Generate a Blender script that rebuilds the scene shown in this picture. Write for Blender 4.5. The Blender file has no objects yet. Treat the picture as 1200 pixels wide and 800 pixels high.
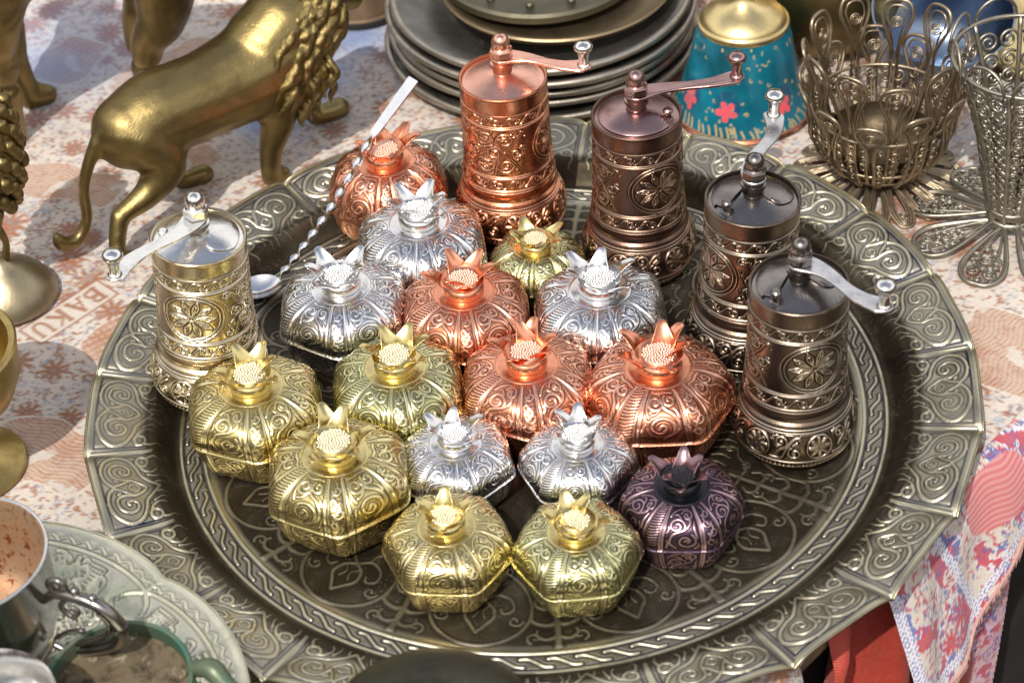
import bpy, bmesh, math, random
import numpy as np
from mathutils import Vector, Matrix
PI = math.pi
S = 0.01                      # all shapes are written in centimetres
rng = np.random.default_rng(7)
random.seed(7)
scn = bpy.context.scene
C = scn.collection

# ------------------------------------------------------------------ helpers
def link(name, me, mat=None, parent=None):
    o = bpy.data.objects.new(name, me)
    C.objects.link(o)
    if mat is not None:
        me.materials.append(mat)
    if parent is not None:
        o.parent = parent
    return o

def thing(name, label, cat, loc=(0, 0, 0), rz=0, group=None, tilt=(0, 0)):
    o = bpy.data.objects.new(name, None)
    C.objects.link(o)
    o.empty_display_size = 0.01
    o.location = [c * S for c in loc]
    o.rotation_euler = (tilt[0], tilt[1], rz)
    o['label'] = label
    o['category'] = cat
    if group:
        o['group'] = group
    return o

def tag(o, label, cat, group=None):
    o['label'] = label
    o['category'] = cat
    if group:
        o['group'] = group
    return o

def mesh_np(name, V, F, attrs=None, sharp=None):
    """V (n,3) in cm, F (m,4) quads (or (m,3))."""
    me = bpy.data.meshes.new(name)
    V = np.asarray(V, dtype=np.float32) * S
    F = np.asarray(F, dtype=np.int32)
    k = F.shape[1]
    me.vertices.add(len(V)); me.vertices.foreach_set('co', V.ravel())
    me.loops.add(F.size); me.loops.foreach_set('vertex_index', F.ravel())
    me.polygons.add(len(F))
    me.polygons.foreach_set('loop_start', np.arange(0, F.size, k, dtype=np.int32))
    me.polygons.foreach_set('loop_total', np.full(len(F), k, dtype=np.int32))
    me.polygons.foreach_set('use_smooth', np.ones(len(F), dtype=bool))
    me.update(calc_edges=True)
    for nm, a in (attrs or {}).items():
        a = np.asarray(a, dtype=np.float32)
        if a.ndim == 2:
            at = me.color_attributes.new(nm, 'FLOAT_COLOR', 'POINT')
            c4 = np.ones((len(a), 4), np.float32); c4[:, :3] = a
            at.data.foreach_set('color', c4.ravel())
        else:
            at = me.attributes.new(nm, 'FLOAT', 'POINT')
            at.data.foreach_set('value', a.ravel())
    if sharp:
        me.set_sharp_from_angle(angle=math.radians(sharp))
    return me

def grid_faces(nu, nv, wrap=True, flip=False):
    """vertex index = i*nv + j ; i around (u), j along (v)"""
    iu = np.arange(nu if wrap else nu - 1)
    jv = np.arange(nv - 1)
    I, J = np.meshgrid(iu, jv, indexing='ij')
    I2 = (I + 1) % nu
    a = I * nv + J; b = I2 * nv + J; c = I2 * nv + J + 1; d = I * nv + J + 1
    F = np.stack([a, b, c, d], -1).reshape(-1, 4)
    return F[:, ::-1] if flip else F

class MB:
    """collects several shapes into one mesh"""
    def __init__(s):
        s.V = []; s.F = []; s.n = 0; s.A = []
    def add(s, V, F, rel=None):
        V = np.asarray(V, float); F = np.asarray(F)
        if F.shape[1] == 3:
            F = np.concatenate([F, F[:, 2:3]], 1)
        s.V.append(V); s.F.append(F + s.n); s.n += len(V)
        s.A.append(np.zeros(len(V)) if rel is None else rel)
        return s
    def grid(s, X, Y, Z, wrap=True, flip=False, rel=None):
        nu, nv = X.shape
        return s.add(np.stack([X, Y, Z], -1).reshape(-1, 3), grid_faces(nu, nv, wrap, flip),
                     None if rel is None else np.asarray(rel).ravel())
    def lathe(s, prof, n=64, at=(0, 0, 0), M=None):
        p = np.array(prof, float)
        t = np.linspace(0, 2 * PI, n, endpoint=False)
        X = np.outer(np.cos(t), p[:, 0]); Y = np.outer(np.sin(t), p[:, 0]); Z = np.tile(p[:, 1], (n, 1))
        V = np.stack([X, Y, Z], -1).reshape(-1, 3)
        if M is not None:
            V = V @ np.array(M).T
        V = V + np.array(at)
        return s.add(V, grid_faces(n, len(p)))
    def tube(s, pts, r, n=8, closed=False, flat=1.0, up=(0, 0, 1)):
        P = np.array(pts, float); m = len(P)
        r = np.broadcast_to(np.array(r, float), (m,))
        if closed:
            T = np.roll(P, -1, 0) - np.roll(P, 1, 0)
        else:
            T = np.gradient(P, axis=0)
        T /= np.linalg.norm(T, axis=1)[:, None] + 1e-12
        U = np.array(up, float)
        Nn = np.cross(T, U)
        bad = np.linalg.norm(Nn, axis=1) < 1e-3
        Nn[bad] = np.cross(T[bad], np.array([1, 0.01, 0]))
        Nn /= np.linalg.norm(Nn, axis=1)[:, None]
        B = np.cross(Nn, T)
        a = np.linspace(0, 2 * PI, n, endpoint=False)
        ring = (Nn[:, None] * np.cos(a)[None, :, None] + B[:, None] * np.sin(a)[None, :, None] * flat) * r[:, None, None] + P[:, None]
        V = ring.transpose(1, 0, 2)                      # (n, m, 3)
        if closed:
            V = np.concatenate([V, V[:, :1]], 1); m += 1
            return s.add(V.reshape(-1, 3), grid_faces(n, m, True, True))
        V = np.concatenate([np.repeat(P[None, :1], n, 0), V, np.repeat(P[None, -1:], n, 0)], 1)
        return s.add(V.reshape(-1, 3), grid_faces(n, m + 2, True, True))
    def ball(s, c, r, n=16, m=9, sq=(1, 1, 1)):
        t = np.linspace(0, 2 * PI, n, endpoint=False); f = np.linspace(-PI / 2, PI / 2, m)
        r3 = np.array(sq) * r
        X = np.outer(np.cos(t), np.cos(f)) * r3[0] + c[0]
        Y = np.outer(np.sin(t), np.cos(f)) * r3[1] + c[1]
        Z = np.tile(np.sin(f), (n, 1)) * r3[2] + c[2]
        return s.grid(X, Y, Z)
    def prism(s, outline, z0, z1, bev=0.02):
        """closed outline (k,2), bevelled flat plate"""
        O = np.array(outline, float); k = len(O); c = O.mean(0)
        T = np.roll(O, -1, 0) - np.roll(O, 1, 0)
        Nn = np.stack([T[:, 1], -T[:, 0]], 1); Nn /= np.linalg.norm(Nn, axis=1)[:, None] + 1e-9
        In = O - Nn * bev
        rows = [np.c_[In, np.full(k, z0)], np.c_[O, np.full(k, z0 + bev)],
                np.c_[O, np.full(k, z1 - bev)], np.c_[In, np.full(k, z1)]]
        V = np.stack(rows, 1)
        s.add(V.reshape(-1, 3), grid_faces(k, 4))
        # caps triangulated with mathutils
        from mathutils.geometry import tessellate_polygon
        tri = np.array(tessellate_polygon([[Vector((a, b, 0)) for a, b in In]]))
        A = In[tri[:, 1]] - In[tri[:, 0]]; B = In[tri[:, 2]] - In[tri[:, 0]]
        neg = (A[:, 0] * B[:, 1] - A[:, 1] * B[:, 0]) < 0
        tri[neg] = tri[neg][:, ::-1]
        s.add(np.c_[In, np.full(k, z1)], tri)
        s.add(np.c_[In, np.full(k, z0)], tri[:, ::-1])
        return s
    def mesh(s, name, sharp=35):
        V = np.concatenate(s.V); F = np.concatenate(s.F); A = np.concatenate(s.A)
        tri = F[:, 2] == F[:, 3]
        me = bpy.data.meshes.new(name)
        V32 = (V * S).astype(np.float32)
        tot = np.where(tri, 3, 4).astype(np.int32)
        keep = np.ones(F.shape, bool); keep[tri, 3] = False
        li = F[keep].astype(np.int32)
        me.vertices.add(len(V)); me.vertices.foreach_set('co', V32.ravel())
        me.loops.add(len(li)); me.loops.foreach_set('vertex_index', li)
        me.polygons.add(len(F))
        me.polygons.foreach_set('loop_start', np.concatenate([[0], np.cumsum(tot)[:-1]]).astype(np.int32))
        me.polygons.foreach_set('loop_total', tot)
        me.polygons.foreach_set('use_smooth', np.ones(len(F), bool))
        me.update(calc_edges=True)
        me.validate()
        if len(A) == len(me.vertices) and np.any(A):
            at = me.attributes.new('relief', 'FLOAT', 'POINT'); at.data.foreach_set('value', A.astype(np.float32))
        if sharp:
            me.set_sharp_from_angle(angle=math.radians(sharp))
        return me
    def obj(s, name, mat, parent=None, sharp=35):
        return link(name, s.mesh(name, sharp), mat, parent)

def smooth_curve(pts, n=10):
    """Catmull-Rom through the points"""
    P = np.array(pts, float)
    Q = np.concatenate([2 * P[:1] - P[1:2], P, 2 * P[-1:] - P[-2:-1]])
    out = []
    for i in range(1, len(Q) - 2):
        p0, p1, p2, p3 = Q[i - 1], Q[i], Q[i + 1], Q[i + 2]
        for t in np.linspace(0, 1, n, endpoint=False):
            out.append(.5 * ((2 * p1) + (-p0 + p2) * t + (2 * p0 - 5 * p1 + 4 * p2 - p3) * t * t + (-p0 + 3 * p1 - 3 * p2 + p3) * t ** 3))
    out.append(P[-1])
    return np.array(out)

def spiral(cx, cy, R, a0, turns, d=1, r1=0.1, n=None):
    n = n or int(14 * turns) + 6
    t = np.linspace(0, 1, n)
    a = a0 + d * t * turns * 2 * PI
    r = R * (1 - t) ** 0.85 * (1 - r1) + R * r1
    return np.stack([cx + r * np.cos(a), cy + r * np.sin(a)], 1)

class Tile:
    """distance-to-stroke field (in stroke half-widths) over a w x h cm tile"""
    def __init__(s, w, h, res):
        s.w, s.h = w, h
        s.nx = int(w / res) + 1; s.ny = int(h / res) + 1
        s.x = np.linspace(0, w, s.nx); s.y = np.linspace(0, h, s.ny)
        s.D = np.full((s.nx, s.ny), 6.0, np.float32)
    def stroke(s, pts, wd, taper=0.0):
        P = np.asarray(pts, float); m = len(P)
        W = wd * (1 - taper * np.linspace(0, 1, m))
        for i in range(m - 1):
            a, b = P[i], P[i + 1]; w = (W[i] + W[i + 1]) / 2; R = 3.2 * wd
            i0, i1 = np.searchsorted(s.x, [min(a[0], b[0]) - R, max(a[0], b[0]) + R])
            j0, j1 = np.searchsorted(s.y, [min(a[1], b[1]) - R, max(a[1], b[1]) + R])
            if i1 <= i0 or j1 <= j0: continue
            X = s.x[i0:i1, None]; Y = s.y[None, j0:j1]
            ab = b - a; L = ab @ ab + 1e-12
            t = np.clip(((X - a[0]) * ab[0] + (Y - a[1]) * ab[1]) / L, 0, 1)
            d = np.hypot(X - a[0] - t * ab[0], Y - a[1] - t * ab[1]) / max(w, 1e-3)
            v = s.D[i0:i1, j0:j1]; np.minimum(v, d, out=v)
        return s
    def mirror(s):
        s.D = np.minimum(s.D, s.D[::-1]); return s
    def samp(s, x, y):
        """x,y in cm; x wraps"""
        fx = (np.mod(x, s.w) / s.w) * (s.nx - 1); fy = np.clip(y / s.h, 0, 1) * (s.ny - 1)
        i = np.minimum(fx.astype(int), s.nx - 2); j = np.minimum(fy.astype(int), s.ny - 2)
        fx = fx - i; fy = fy - j; D = s.D
        return (D[i, j] * (1 - fx) * (1 - fy) + D[i + 1, j] * fx * (1 - fy) + D[i, j + 1] * (1 - fx) * fy + D[i + 1, j + 1] * fx * fy)

def relief(D, groove=1.0, gw=.5):
    ridge = np.clip(1 - (D / 1.15) ** 2, 0, 1) ** .7
    gr = np.exp(-((D - 1.3 - .9 * gw) / gw) ** 2) * groove
    return ridge - gr * (ridge <= 0.02)

def sm(a, b, x):
    t = np.clip((x - a) / (b - a), 0, 1); return t * t * (3 - 2 * t)

def fbm(x, y, seed=0, octs=4, f=1.0):
    """cheap smooth 2-D noise from random sines"""
    r = np.random.default_rng(seed); out = np.zeros(np.broadcast(x, y).shape)
    amp = 1.0
    for o in range(octs):
        for k in range(5):
            a = r.uniform(0, 2 * PI); ph = r.uniform(0, 2 * PI); ff = f * r.uniform(.7, 1.4)
            out += amp * np.sin((x * math.cos(a) + y * math.sin(a)) * ff + ph + 1.3 * np.sin((x * math.sin(a) - y * math.cos(a)) * ff * .6 + ph * 2)) / 5
        amp *= .5; f *= 2.1
    return out

# ------------------------------------------------------------------ materials
def nodes(name):
    m = bpy.data.materials.new(name); m.use_nodes = True
    nt = m.node_tree; b = nt.nodes['Principled BSDF']
    return m, nt, b

def N(nt, t, **kw):
    n = nt.nodes.new(t)
    for k, v in kw.items():
        if k.startswith('i_'):
            n.inputs[k[2:].replace('_', ' ')].default_value = v
        else:
            setattr(n, k, v)
    return n

def mixc(nt, fac, a, b, bt='MIX'):
    n = nt.nodes.new('ShaderNodeMix'); n.data_type = 'RGBA'; n.blend_type = bt
    for sock, v in ((n.inputs[0], fac), (n.inputs[6], a), (n.inputs[7], b)):
        if hasattr(v, 'is_output'): nt.links.new(v, sock)
        elif isinstance(v, (int, float)): sock.default_value = v
        else: sock.default_value = (*v[:3], 1)
    return n.outputs[2]

def mth(nt, op, a, b=0.0, c=0.0, clamp=False):
    n = nt.nodes.new('ShaderNodeMath'); n.operation = op; n.use_clamp = clamp
    for i, v in enumerate((a, b, c)):
        if hasattr(v, 'is_output'): nt.links.new(v, n.inputs[i])
        else: n.inputs[i].default_value = v
    return n.outputs[0]

def mrange(nt, v, a, b, c=0.0, d=1.0):
    n = nt.nodes.new('ShaderNodeMapRange'); n.interpolation_type = 'SMOOTHSTEP'
    nt.links.new(v, n.inputs[0])
    for i, x in enumerate((a, b, c, d)): n.inputs[i + 1].default_value = x
    return n.outputs[0]

def noise(nt, scale, detail=4, rough=.55, dist=0.0, vec=None):
    n = nt.nodes.new('ShaderNodeTexNoise')
    n.inputs['Scale'].default_value = scale; n.inputs['Detail'].default_value = detail
    n.inputs['Roughness'].default_value = rough; n.inputs['Distortion'].default_value = dist
    if vec is not None: nt.links.new(vec, n.inputs['Vector'])
    return n.outputs['Fac']

def metal(name, hi, mid, lo, rough=.22, rough_lo=.45, tarnish=None, tam=.35, bump=.06, scratch=.5, metallic=1.0, ns=60, dust=0.0, tarn_shade_attr=False, spot=None):
    m, nt, b = nodes(name)
    tc = N(nt, 'ShaderNodeTexCoord'); oi = N(nt, 'ShaderNodeObjectInfo')
    vadd = N(nt, 'ShaderNodeVectorMath', operation='ADD')
    nt.links.new(tc.outputs['Object'], vadd.inputs[0]); nt.links.new(oi.outputs['Random'], vadd.inputs[1])
    vec = vadd.outputs[0]
    at = N(nt, 'ShaderNodeAttribute', attribute_name='relief')
    f1 = mth(nt, 'ADD', at.outputs['Fac'], 1.0, clamp=True)
    f2 = mth(nt, 'MULTIPLY', at.outputs['Fac'], 1.0, clamp=True)
    col = mixc(nt, f2, mixc(nt, f1, lo, mid), hi)
    n1 = noise(nt, ns, 5, .6, .4, vec)
    if tarnish is None: tarnish = tuple(c * .45 for c in mid)
    tf = mth(nt, 'MULTIPLY', mrange(nt, n1, .42, .72), tam)
    if tarn_shade_attr:
        a2 = N(nt, 'ShaderNodeAttribute', attribute_name='tarn_shade')
        tf = mth(nt, 'MAXIMUM', tf, a2.outputs['Fac'])
        tf = mth(nt, 'MULTIPLY', tf, mth(nt, 'SUBTRACT', 1.0, mth(nt, 'MULTIPLY', f2, .8)))
    col = mixc(nt, tf, col, tarnish)
    if spot is not None:
        ns2 = noise(nt, spot[1], 6, .7, .8, vec)
        col = mixc(nt, mrange(nt, ns2, spot[2], spot[2] + .08), col, spot[0])
    r = mth(nt, 'ADD', mth(nt, 'MULTIPLY', mth(nt, 'SUBTRACT', 1.0, f1), rough_lo - rough), rough)
    n2 = noise(nt, ns * 5, 4, .65, 0, vec)
    r = mth(nt, 'ADD', r, mth(nt, 'MULTIPLY', mth(nt, 'SUBTRACT', n2, .4), .18))
    r = mth(nt, 'ADD', r, mth(nt, 'MULTIPLY', tf, .25), clamp=True)
    met = metallic
    if dust > 0:
        vo = N(nt, 'ShaderNodeTexVoronoi', feature='F1'); vo.inputs['Scale'].default_value = 900
        nt.links.new(vec, vo.inputs['Vector'])
        nd = noise(nt, 35, 3, .5, 0, vec)
        thr = mth(nt, 'MULTIPLY', mrange(nt, nd, .4, .75), .17)
        spk = mth(nt, 'LESS_THAN', vo.outputs['Distance'], thr)
        film = mth(nt, 'MULTIPLY', mrange(nt, noise(nt, 110, 6, .75, .6, vec), .5, .8), .14)
        df = mth(nt, 'MAXIMUM', mth(nt, 'MULTIPLY', spk, .8), film)
        df = mth(nt, 'MULTIPLY', df, dust)
        col = mixc(nt, df, col, (.42, .38, .32))
        r = mth(nt, 'ADD', r, mth(nt, 'MULTIPLY', df, .5), clamp=True)
        mm = mth(nt, 'SUBTRACT', metallic, df, clamp=True)
        nt.links.new(mm, b.inputs['Metallic'])
    else:
        b.inputs['Metallic'].default_value = met
    nt.links.new(col, b.inputs['Base Color']); nt.links.new(r, b.inputs['Roughness'])
    # fine scratches + hammer bumps
    mp = N(nt, 'ShaderNodeMapping'); mp.inputs['Scale'].default_value = (1, 6, 1); mp.inputs['Rotation'].default_value = (.3, .2, .8)
    nt.links.new(vec, mp.inputs['Vector'])
    sc = noise(nt, 380, 3, .6, 0, mp.outputs[0])
    hb = mth(nt, 'ADD', mth(nt, 'MULTIPLY', n1, .6), mth(nt, 'MULTIPLY', sc, scratch * .12))
    bp = N(nt, 'ShaderNodeBump'); bp.inputs['Strength'].default_value = 1.0; bp.inputs['Distance'].default_value = bump * S
    nt.links.new(hb, bp.inputs['Height']); nt.links.new(bp.outputs[0], b.inputs['Normal'])
    return m

M = {}
M['gold'] = metal('gold_brass', (.90, .80, .48), (.68, .56, .26), (.09, .06, .012), rough=.23, rough_lo=.4, tarnish=(.42, .38, .14), tam=.35)
M['goldgreen'] = metal('green_gold_brass', (.84, .80, .50), (.58, .55, .27), (.07, .065, .02), rough=.2, rough_lo=.4, tarnish=(.36, .36, .16), tam=.4)
M['copper'] = metal('bright_copper', (.96, .58, .44), (.84, .36, .22), (.12, .025, .012), rough=.23, rough_lo=.4, tarnish=(.50, .17, .08), tam=.4)
M['silver'] = metal('silver_plate', (.93, .93, .94), (.74, .74, .75), (.05, .05, .06), rough=.16, rough_lo=.4, tarnish=(.52, .46, .40), tam=.35)
M['purple'] = metal('oxidised_purple_copper', (.54, .36, .37), (.085, .055, .08), (.02, .014, .025), rough=.3, rough_lo=.5, tarnish=(.06, .05, .10), tam=.4)
M['purple_crown'] = metal('dark_crown_metal', (.50, .33, .34), (.30, .19, .21), (.02, .02, .03), rough=.28, tarnish=(.10, .06, .09), tam=.4)
M['seed_gold'] = metal('pale_grain_brass', (.97, .94, .80), (.92, .86, .66), (.14, .10, .03), rough=.40, tam=.1)
M['seed_copper'] = metal('pale_grain_copper', (.97, .84, .76), (.93, .70, .58), (.2, .06, .02), rough=.40, tam=.1)
M['seed_silver'] = metal('pale_grain_silver', (.95, .95, .95), (.88, .88, .88), (.12, .12, .12), rough=.40, tam=.1)
M['seed_dark'] = metal('dark_grain', (.20, .21, .24), (.05, .05, .06), (.01, .01, .01), rough=.35, tam=.1)
M['mill_copper'] = metal('mill_copper', (.86, .45, .29), (.58, .24, .13), (.10, .035, .02), rough=.22, tarnish=(.30, .12, .07), tam=.45)
M['mill_copper_plain'] = metal('mill_copper_plain', (.92, .56, .44), (.85, .47, .36), (.2, .1, .05), rough=.24, tarnish=(.55, .25, .17), tam=.3, scratch=.8)
M['mill_bronze'] = metal('mill_bronze', (.48, .33, .23), (.17, .105, .08), (.035, .022, .018), rough=.3, tarnish=(.11, .07, .06), tam=.5)
M['mill_bronze_plain'] = metal('mill_bronze_plain', (.5, .34, .31), (.40, .26, .25), (.1, .05, .05), rough=.24, tarnish=(.22, .13, .13), tam=.4)
M['mill_gun'] = metal('mill_gunmetal', (.54, .46, .36), (.17, .13, .10), (.018, .015, .013), rough=.28, tarnish=(.07, .06, .05), tam=.5)
M['mill_gun_plain'] = metal('mill_gunmetal_plain', (.42, .39, .37), (.26, .235, .22), (.05, .05, .05), rough=.2, tarnish=(.10, .095, .10), tam=.5)
M['mill_nickel'] = metal('mill_nickel', (.84, .77, .62), (.52, .44, .30), (.08, .065, .04), rough=.22, tarnish=(.34, .28, .18), tam=.4)
M['mill_nickel_plain'] = metal('mill_nickel_plain', (.85, .84, .83), (.78, .77, .75), (.2, .2, .2), rough=.15, tarnish=(.55, .53, .5), tam=.3)
M['steel'] = metal('worn_steel', (.7, .7, .72), (.60, .60, .62), (.2, .2, .2), rough=.26, tarnish=(.30, .30, .32), tam=.5, ns=160)
M['spoon'] = metal('spoon_silver', (.85, .86, .88), (.80, .81, .84), (.2, .2, .2), rough=.16, tam=.2)
M['tray'] = metal('antique_tray_brass', (.74, .69, .49), (.44, .405, .31), (.014, .026, .085), rough=.33, rough_lo=.5, tarnish=(.038, .028, .017), tam=.5, ns=22, dust=1.0, spot=((.20, .13, .06), 30, .70), tarn_shade_attr=True, bump=.10)
M['lion'] = metal('aged_cast_brass', (.46, .37, .18), (.26, .20, .085), (.07, .05, .02), rough=.34, tarnish=(.10, .075, .03), tam=.75, ns=38, bump=.12, scratch=1.2)
M['mane'] = metal('chased_mane_brass', (.50, .40, .19), (.25, .19, .08), (.06, .04, .02), rough=.34, tarnish=(.07, .05, .02), tam=.9, ns=230, bump=.10, scratch=3.0)
M['dome'] = metal('dull_brass', (.45, .40, .30), (.36, .31, .21), (.1, .08, .05), rough=.36, tarnish=(.20, .17, .11), tam=.6, ns=50, bump=.08, dust=.5)
M['goblet'] = metal('goblet_brass', (.6, .46, .2), (.46, .34, .13), (.1, .07, .03), rough=.3, tarnish=(.2, .15, .06), tam=.6, ns=60)
M['pewter'] = metal('old_pewter', (.44, .42, .38), (.27, .26, .24), (.04, .04, .04), rough=.38, tarnish=(.12, .105, .09), tam=.8, ns=26, bump=.1, dust=1.0, spot=((.20, .15, .09), 32, .60))
M['pewter_rim'] = metal('pewter_rim', (.6, .56, .5), (.44, .40, .34), (.1, .1, .1), rough=.42, tarnish=(.18, .15, .12), tam=.5, ns=60)
M['olive'] = metal('verdigris_bronze', (.36, .33, .24), (.17, .155, .11), (.04, .04, .03), rough=.45, tarnish=(.08, .085, .06), tam=.6, ns=30, spot=((.22, .30, .22), 60, .62))
M['tan'] = metal('tan_bronze', (.4, .32, .2), (.30, .23, .14), (.1, .07, .04), rough=.45, tarnish=(.18, .13, .08), tam=.6, ns=25)
M['filigree'] = metal('filigree_wire', (.60, .50, .37), (.42, .34, .24), (.1, .08, .05), rough=.36, tarnish=(.18, .14, .10), tam=.7, ns=60)
M['filigree_grey'] = metal('filigree_wire_grey', (.56, .53, .45), (.40, .37, .31), (.1, .1, .08), rough=.38, tarnish=(.17, .15, .12), tam=.7, ns=60)
M['bellbrass'] = metal('bell_brass', (.85, .72, .42), (.75, .60, .30), (.2, .12, .05), rough=.3, tarnish=(.50, .36, .16), tam=.5, ns=40)
M['smalltray'] = metal('grey_green_plated_tray', (.90, .86, .66), (.66, .64, .52), (.10, .09, .04), rough=.36, tarnish=(.36, .40, .30), tam=.7, ns=45, dust=.3, spot=((.52, .42, .20), 50, .66))
M['cup'] = metal('cup_silver', (.7, .69, .66), (.55, .53, .50), (.1, .1, .09), rough=.15, tarnish=(.22, .19, .15), tam=.5, ns=40)
M['handle'] = metal('handle_silver', (.45, .43, .41), (.26, .25, .24), (.04, .04, .04), rough=.24, tarnish=(.10, .09, .08), tam=.6, ns=60)
M['cupin'] = metal('stained_cup_interior', (.5, .35, .24), (.42, .29, .19), (.2, .1, .05), rough=.5, tarnish=(.42, .22, .09), tam=.5, ns=60, metallic=.6, spot=((.20, .05, .012), 230, .54))
M['verdi'] = metal('green_patina', (.35, .42, .30), (.13, .165, .11), (.03, .05, .04), rough=.42, tarnish=(.03, .15, .115), tam=.8, ns=55, metallic=.55, spot=((.01, .30, .24), 70, .64))
M['brownfloor'] = metal('mottled_brown_metal', (.4, .34, .25), (.19, .145, .09), (.1, .08, .05), rough=.5, tarnish=(.045, .035, .02), tam=1.0, ns=150, metallic=.5, spot=((.40, .36, .26), 90, .55))
M['inner_shade'] = metal('dark_inner_shade', (.3, .24, .15), (.16, .125, .08), (.05, .04, .02), rough=.4, tarnish=(.05, .04, .03), tam=.8, ns=50)
M['darkbowl'] = metal('black_olive_metal', (.09, .09, .06), (.05, .052, .036), (.02, .02, .02), rough=.38, tarnish=(.025, .025, .018), tam=.7, ns=45, metallic=.75, dust=.5, bump=.1)
M['bluebowl'] = metal('blue_steel_bowl', (.35, .42, .52), (.22, .28, .38), (.05, .05, .08), rough=.18, tam=.3)

def enamel_mat():
    m, nt, b = nodes('turquoise_enamel')
    at = N(nt, 'ShaderNodeAttribute', attribute_name='paint')
    tc = N(nt, 'ShaderNodeTexCoord')
    n1 = noise(nt, 130, 3, .5, .3, tc.outputs['Object'])
    col = mixc(nt, mrange(nt, n1, .4, .7), at.outputs['Color'], mixc(nt, .35, at.outputs['Color'], (.0, .16, .22)))
    nt.links.new(col, b.inputs['Base Color'])
    b.inputs['Roughness'].default_value = .28; b.inputs['Coat Weight'].default_value = .3
    return m
M['enamel'] = enamel_mat()

def cloth_mat(name, attr='print', flat=None, weave=2600, rough=.9):
    m, nt, b = nodes(name)
    tc = N(nt, 'ShaderNodeTexCoord')
    if flat is None:
        at = N(nt, 'ShaderNodeAttribute', attribute_name=attr); col = at.outputs['Color']
    else:
        n = noise(nt, 25, 3, .5, 0, tc.outputs['Object']); col = mixc(nt, mrange(nt, n, .35, .7), flat, tuple(c * .8 for c in flat))
    nf = noise(nt, 500, 3, .7, 0, tc.outputs['Object'])
    col = mixc(nt, mrange(nt, nf, .35, .7, 0, .28), col, mixc(nt, .5, col, (.30, .22, .20)))
    wv = N(nt, 'ShaderNodeTexWave'); wv.inputs['Scale'].default_value = weave / 6.28
    wv2 = N(nt, 'ShaderNodeTexWave', bands_direction='Y'); wv2.inputs['Scale'].default_value = weave / 6.28
    for w in (wv, wv2): nt.links.new(tc.outputs['Object'], w.inputs['Vector'])
    h = mth(nt, 'ADD', mth(nt, 'ADD', wv.outputs['Fac'], wv2.outputs['Fac']), mth(nt, 'MULTIPLY', nf, 2.0))
    bp = N(nt, 'ShaderNodeBump'); bp.inputs['Strength'].default_value = .6; bp.inputs['Distance'].default_value = .0002
    nt.links.new(h, bp.inputs['Height']); nt.links.new(bp.outputs[0], b.inputs['Normal'])
    nt.links.new(col, b.inputs['Base Color'])
    b.inputs['Roughness'].default_value = rough
    b.inputs['Sheen Weight'].default_value = .15
    return m
M['cloth'] = cloth_mat('printed_cotton')
M['scarf'] = cloth_mat('woven_scarf')
M['redcloth'] = cloth_mat('red_satin', flat=(.46, .04, .02), rough=.45)
M['fringe'] = cloth_mat('fringe_thread', flat=(.62, .36, .32))

def plain(name, col, rough=.7, ns=60, amt=.5):
    m, nt, b = nodes(name); tc = N(nt, 'ShaderNodeTexCoord')
    n = noise(nt, ns, 6, .65, .6, tc.outputs['Object'])
    nt.links.new(mixc(nt, mrange(nt, n, .3, .7), col, tuple(c * amt for c in col)), b.inputs['Base Color'])
    b.inputs['Roughness'].default_value = rough
    bp = N(nt, 'ShaderNodeBump'); bp.inputs['Distance'].default_value = .0006; nt.links.new(n, bp.inputs['Height']); nt.links.new(bp.outputs[0], b.inputs['Normal'])
    return m
M['wood'] = plain('brown_wood', (.26, .17, .10), .6, 30)
M['ground'] = plain('dark_brown_ground', (.045, .026, .015), .9, 6)
M['dark'] = plain('black_shade_and_hoops', (.02, .017, .016), .8, 20)  # black of the drum hoops and of the sheet added as shade

# ------------------------------------------------------------------ pomegranate boxes
def pattern_wide():
    t = Tile(2.0, 3.0, .02)
    for x in (.06, 1.94): t.stroke([(x, 0), (x, 3)], .05)
    w = .058
    t.stroke(spiral(.98, .98, .62, -.45 * PI, 1.35, 1, .22), w, .15)                       # big upper scroll
    t.stroke(smooth_curve([(1.15, .42), (1.62, .75), (1.70, 1.25), (1.50, 1.70), (1.15, 2.0), (.95, 2.45)]), w)
    t.stroke(spiral(.66, 2.28, .44, .1, 1.3, -1, .22), w, .2)                              # lower left scroll
    t.stroke(spiral(1.45, 2.42, .36, 2.4, 1.2, 1, .22), w, .2)                             # lower right scroll
    t.stroke(smooth_curve([(.42, 1.45), (.30, 1.8), (.24, 2.3), (.34, 2.75)]), w * .8, .2)
    t.stroke(smooth_curve([(.3, 2.86), (.8, 2.80), (1.3, 2.88), (1.75, 2.82)]), w * .8)
    t.stroke(smooth_curve([(.88, .9), (1.02, 1.1), (1.18, .95), (1.05, .80)]), .07, .5)      # bud in the scroll
    for a, b_, c_ in (((.25, .30), (.42, .20), (.62, .26)), ((1.35, .22), (1.6, .28), (1.75, .5)), ((.22, .75), (.24, 1.0), (.34, 1.2)), ((1.78, 1.5), (1.72, 1.8), (1.56, 2.0)), ((.55, 1.62), (.78, 1.72), (.95, 1.95))):
        t.stroke(smooth_curve([a, b_, c_], 5), .06, .6)
    return t
def pattern_narrow(hatch=False):
    t = Tile(.9, 3.0, .02)
    for x in (.06, .84): t.stroke([(x, 0), (x, 3)], .05)
    if hatch:
        for k in range(17):
            y = .3 + k * .165; t.stroke([(.18, y), (.72, y + .2)], .034)
        return t
    t.stroke(smooth_curve([(.45, .1), (.62, .45), (.30, .95), (.60, 1.5), (.30, 2.05), (.58, 2.6), (.45, 2.9)]), .042)
    for k, y in enumerate((.70, 1.22, 1.78, 2.34)):
        s_ = 1 if k % 2 else -1
        t.stroke(spiral(.45 + s_ * .08, y, .24, PI * (k % 2), 1.15, s_, .25), .045, .2)
    return t
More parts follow.
